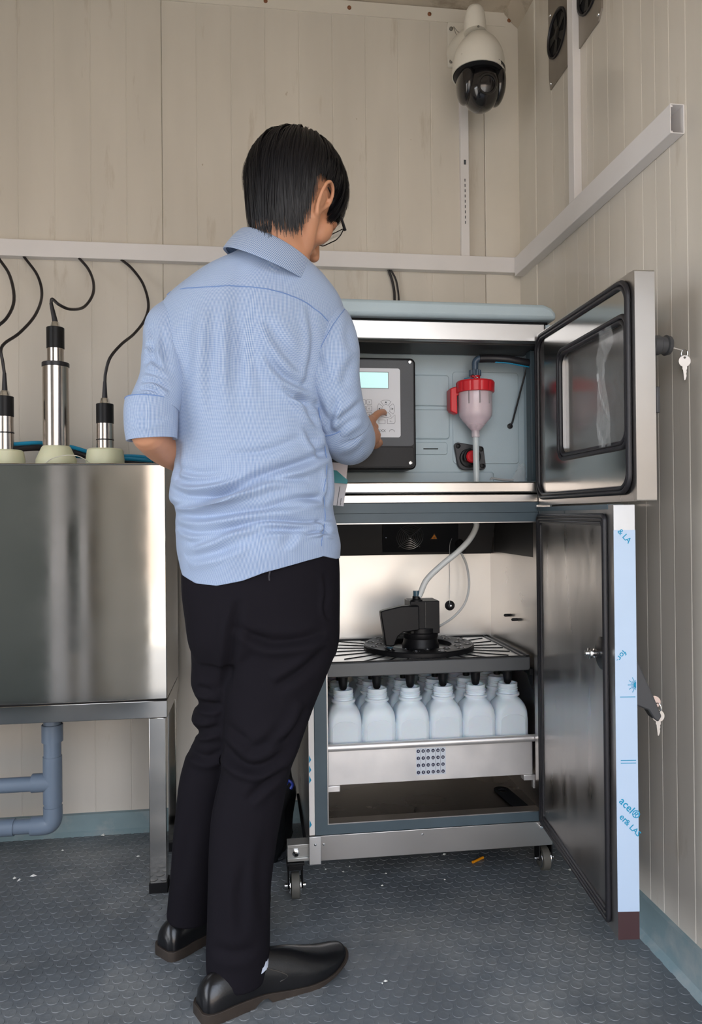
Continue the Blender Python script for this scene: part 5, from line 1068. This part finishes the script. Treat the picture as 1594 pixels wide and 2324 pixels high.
obj('sock',MB().tube([(-.145,1.700,.055),(-.15,1.70,.14)],[.036,.038],24),MATS['pale_sock'],pn)
# ---- glasses
gl=MB()
gl.tube([H(.077,-.004,.012),H(.077,.040,.014),H(.071,.094,.010)],[.0018,.0026,.0034],8); gl.tube([H(-.077,-.004,.012),H(-.077,.040,.014),H(-.071,.098,.012)],[.0018,.0026,.0034],8)
eg=obj('eyeglasses',gl,mat('dark_frame',(.012,.010,.010),.25),pn); tag(eg,'dark framed eyeglasses')
for s in (-1,1):
    c=H(s*.036,.104,.004); lr=[c+hr_*s*a+hu*b_-hf*(abs(a)*.35 if a>0 else 0) for a,b_ in rrect(-.027,.030,-.018,.018,.013,6)]
    obj('lens_rim',MB().tube(lr+lr[:2],.0012,8,False),MATS['dark_frame'],eg,smooth=60); obj('spectacle_lens',MB().prism(lr,hf*.0012),mat('spectacle_glass',(.95,.97,.97),.02,trans=1.0,ior=1.05,alpha=.35),eg,smooth=0)
obj('bridge',MB().tube([H(-.012,.109,.004),H(0,.113,.008),H(.012,.109,.004)],.0014,8),MATS['dark_frame'],eg)
# ---- hair: cap plus combed strands
def skull(th,ph,off):
    TC_=R(98); dd_=abs((math.degrees(ph)%360)-180); k=smoothstep((84-dd_)/30)
    if th>TC_ and k>0:
        p0=skull0(TC_,ph,off); p1=skull0(TC_+(th-TC_)*.35,ph,off); down=nrm(np.array([0,0,-1.])+.10*hr_*(1 if math.degrees(ph)%360<180 else -1)*0+.03*nrm(at(640,560,1.5)-p0))
        q=p0*.35+p1*.65+down*(th-TC_)*.105+(p0-p1)*.0; return skull0(th,ph,off)*(1-k)+q*k
    return skull0(th,ph,off)
def skull0(th,ph,off):
    "th from the whorl down, ph azimuth (0 = forehead, 90 = right ear)"
    w=nrm(hu*.93-hf*.36); f2=nrm(hf-w*(hf@w)); r2=np.cross(f2,w)
    dv=w*math.cos(th)+math.sin(th)*(f2*math.cos(ph)+r2*math.sin(ph)); l=np.array([dv@hr_,dv@hf,dv@hu]); a,b_,c=.078+off,.099+off,.095+off
    
    t=1/math.sqrt((l[0]/a)**2+(l[1]/b_)**2+(l[2]/c)**2); return H(0,-.008,.022)+dv*t
HL=[(0,97),(25,99),(48,104),(56,114),(62,127),(69,124),(74,103),(80,92),(92,89),(100,90),(112,88),(120,100),(128,128),(138,142),(150,147),(165,147),(190,148),(205,146),(218,136),(228,122),(238,100),(248,86),(260,90),(280,92),(286,103),(291,124),(298,127),(304,114),(312,104),(325,101),(345,97),(360,96)]
def hend(ph): d=math.degrees(ph)%360; return R(np.interp(d,[a for a,_ in HL],[b for _,b in HL]))
hb_=MB(); vs=[]; nn,kk=96,34
for i in range(kk+1):
    for j in range(nn):
        ph=2*PI*j/nn; te=hend(ph); th=max(.001,te*i/kk); edge=1-smoothstep((i/kk-.80)/.20)
        vs.append(skull(th,ph,.002+(.0085+.006*smoothstep(1-i/kk*1.6))*edge*(1+.05*math.sin(5*ph+4*th))))
hb_.add(vs,[(i*nn+j,i*nn+(j+1)%nn,(i+1)*nn+(j+1)%nn,(i+1)*nn+j) for i in range(kk) for j in range(nn)])
hair=obj('hair',hb_,HAIRM,pn,smooth=80,fix=False)
sv=[];sf=[]; rr2=random.Random(5)
def strand(ph,t0,t1,off0,lift,flick,wob,r0):
    P=[]; m_=9
    for i in range(m_):
        u=i/(m_-1); th=t0+(t1-t0)*u; o_=off0+lift*math.sin(u*PI*.9)+flick*u**3; P.append(skull(th,ph+wob*u*u,o_))
    o=len(sv); 
    for i,p in enumerate(P):
        t=nrm(P[min(i+1,m_-1)]-P[max(i-1,0)]); a=nrm(p-HC); a=nrm(a-t*(a@t)); b_=np.cross(t,a); u=i/(m_-1); r=r0*(1-.8*u**1.6)
        sv.append(p+b_*r*1.9); sv.append(p+a*r*.9); sv.append(p-b_*r*1.9)
    for i in range(m_-1):
        for j in range(2): sf.append((o+i*3+j,o+i*3+j+1,o+i*3+3+j+1,o+i*3+3+j))
for _ in range(7500):
    ph=rr2.random()*2*PI; te=hend(ph); a=rr2.random(); 
    if a<.30: t0=rr2.random()*.25; t1=te*(.55+.3*rr2.random())
    elif a<.6: t0=te*(.1+.35*rr2.random()); t1=min(te*1.0,t0+R(48)+rr2.random()*.3)
    else: t0=te*(.35+.4*rr2.random()); t1=te*(1.0+.07*rr2.random()*(1 if rr2.random()<.7 else 1.6))
    clump=abs(math.sin(ph*17+t0*4+1.5*math.sin(ph*5)))**.6*(.6+.4*math.sin(ph*41))
    strand(ph,t0,t1,.0105+.0065*clump+.0035*rr2.random()+.004*smoothstep(1-t0*1.2)-.006*smoothstep((t0/te-.5)/.4),.002+.003*rr2.random(),(-.005 if t1>te*.9 else .0005)+.003*rr2.random(),(rr2.random()-.5)*.22+.05*math.sin(ph*9),.00075+.0004*rr2.random())
for _ in range(70):   # loose hairs at the crown
    ph=rr2.random()*2*PI; strand(ph,rr2.random()*.35,.5+rr2.random()*.4,.014,.004+.010*rr2.random(),.002,(rr2.random()-.5)*.6,.00035)
me=bpy.data.meshes.new('hair_strands'); off_=np.array(rloc(pn)); me.from_pydata((np.array(sv)-off_).tolist(),[],sf); me.update(); me.materials.append(HAIRM); me.polygons.foreach_set('use_smooth',[True]*len(me.polygons))
hs_=bpy.data.objects.new('hair_strands',me); COL.objects.link(hs_); hs_.parent=pn; hs_['kind']='stuff'
# ---- booklet in the left hand
bk=thing('booklet',at(740,1100,1.74),'grey booklet with a teal band held in front of the man\'s belly','booklet')
BY=1.735; bq=lambda x,y,Y=BY: at(x,y,Y)
LP=mat('booklet_paper',(.50,.49,.52),.6); 
obj('cover',MB().prism([bq(640,1040),bq(789,1052),bq(787,1092),bq(789,1098),bq(784,1120),bq(780,1149),bq(640,1135)],(0,.004,0)),LP,bk,smooth=0)
for k,(a,b_) in enumerate((((640,1040),(790,1053)),((640,1050),(788,1066)),((640,1058),(786,1077)))):
    obj('page',MB().prism([bq(a[0],a[1],BY-.0012*k-.001),bq(b_[0],b_[1],BY-.0012*k-.001),bq(b_[0]-2,b_[1]+22-4*k,BY-.0012*k-.003),bq(a[0],a[1]+16,BY-.0012*k-.003)],(0,.0006,0)),mat('page_paper',(.62,.57,.60),.6),bk,smooth=0)
obj('teal_band',MB().prism([bq(640,1052,BY-.006),bq(765,1068,BY-.006),bq(784,1085,BY-.006),bq(790,1090,BY-.006),bq(788,1098,BY-.006),bq(640,1086,BY-.006)],(0,.0012,0)),mat('teal_print',(.015,.22,.26),.5),bk,smooth=0)
obj('printed_line',MB().tube([bq(772,1104,BY-.001),bq(765,1148,BY-.001)],.0007,5),INK,bk)
text('printed_word','MAXX' if False else 'service',.006,bq(774,1147,BY-.0015),(.15,0,.98),(-.98,0,.15),INK,bk,extrude=.0001)
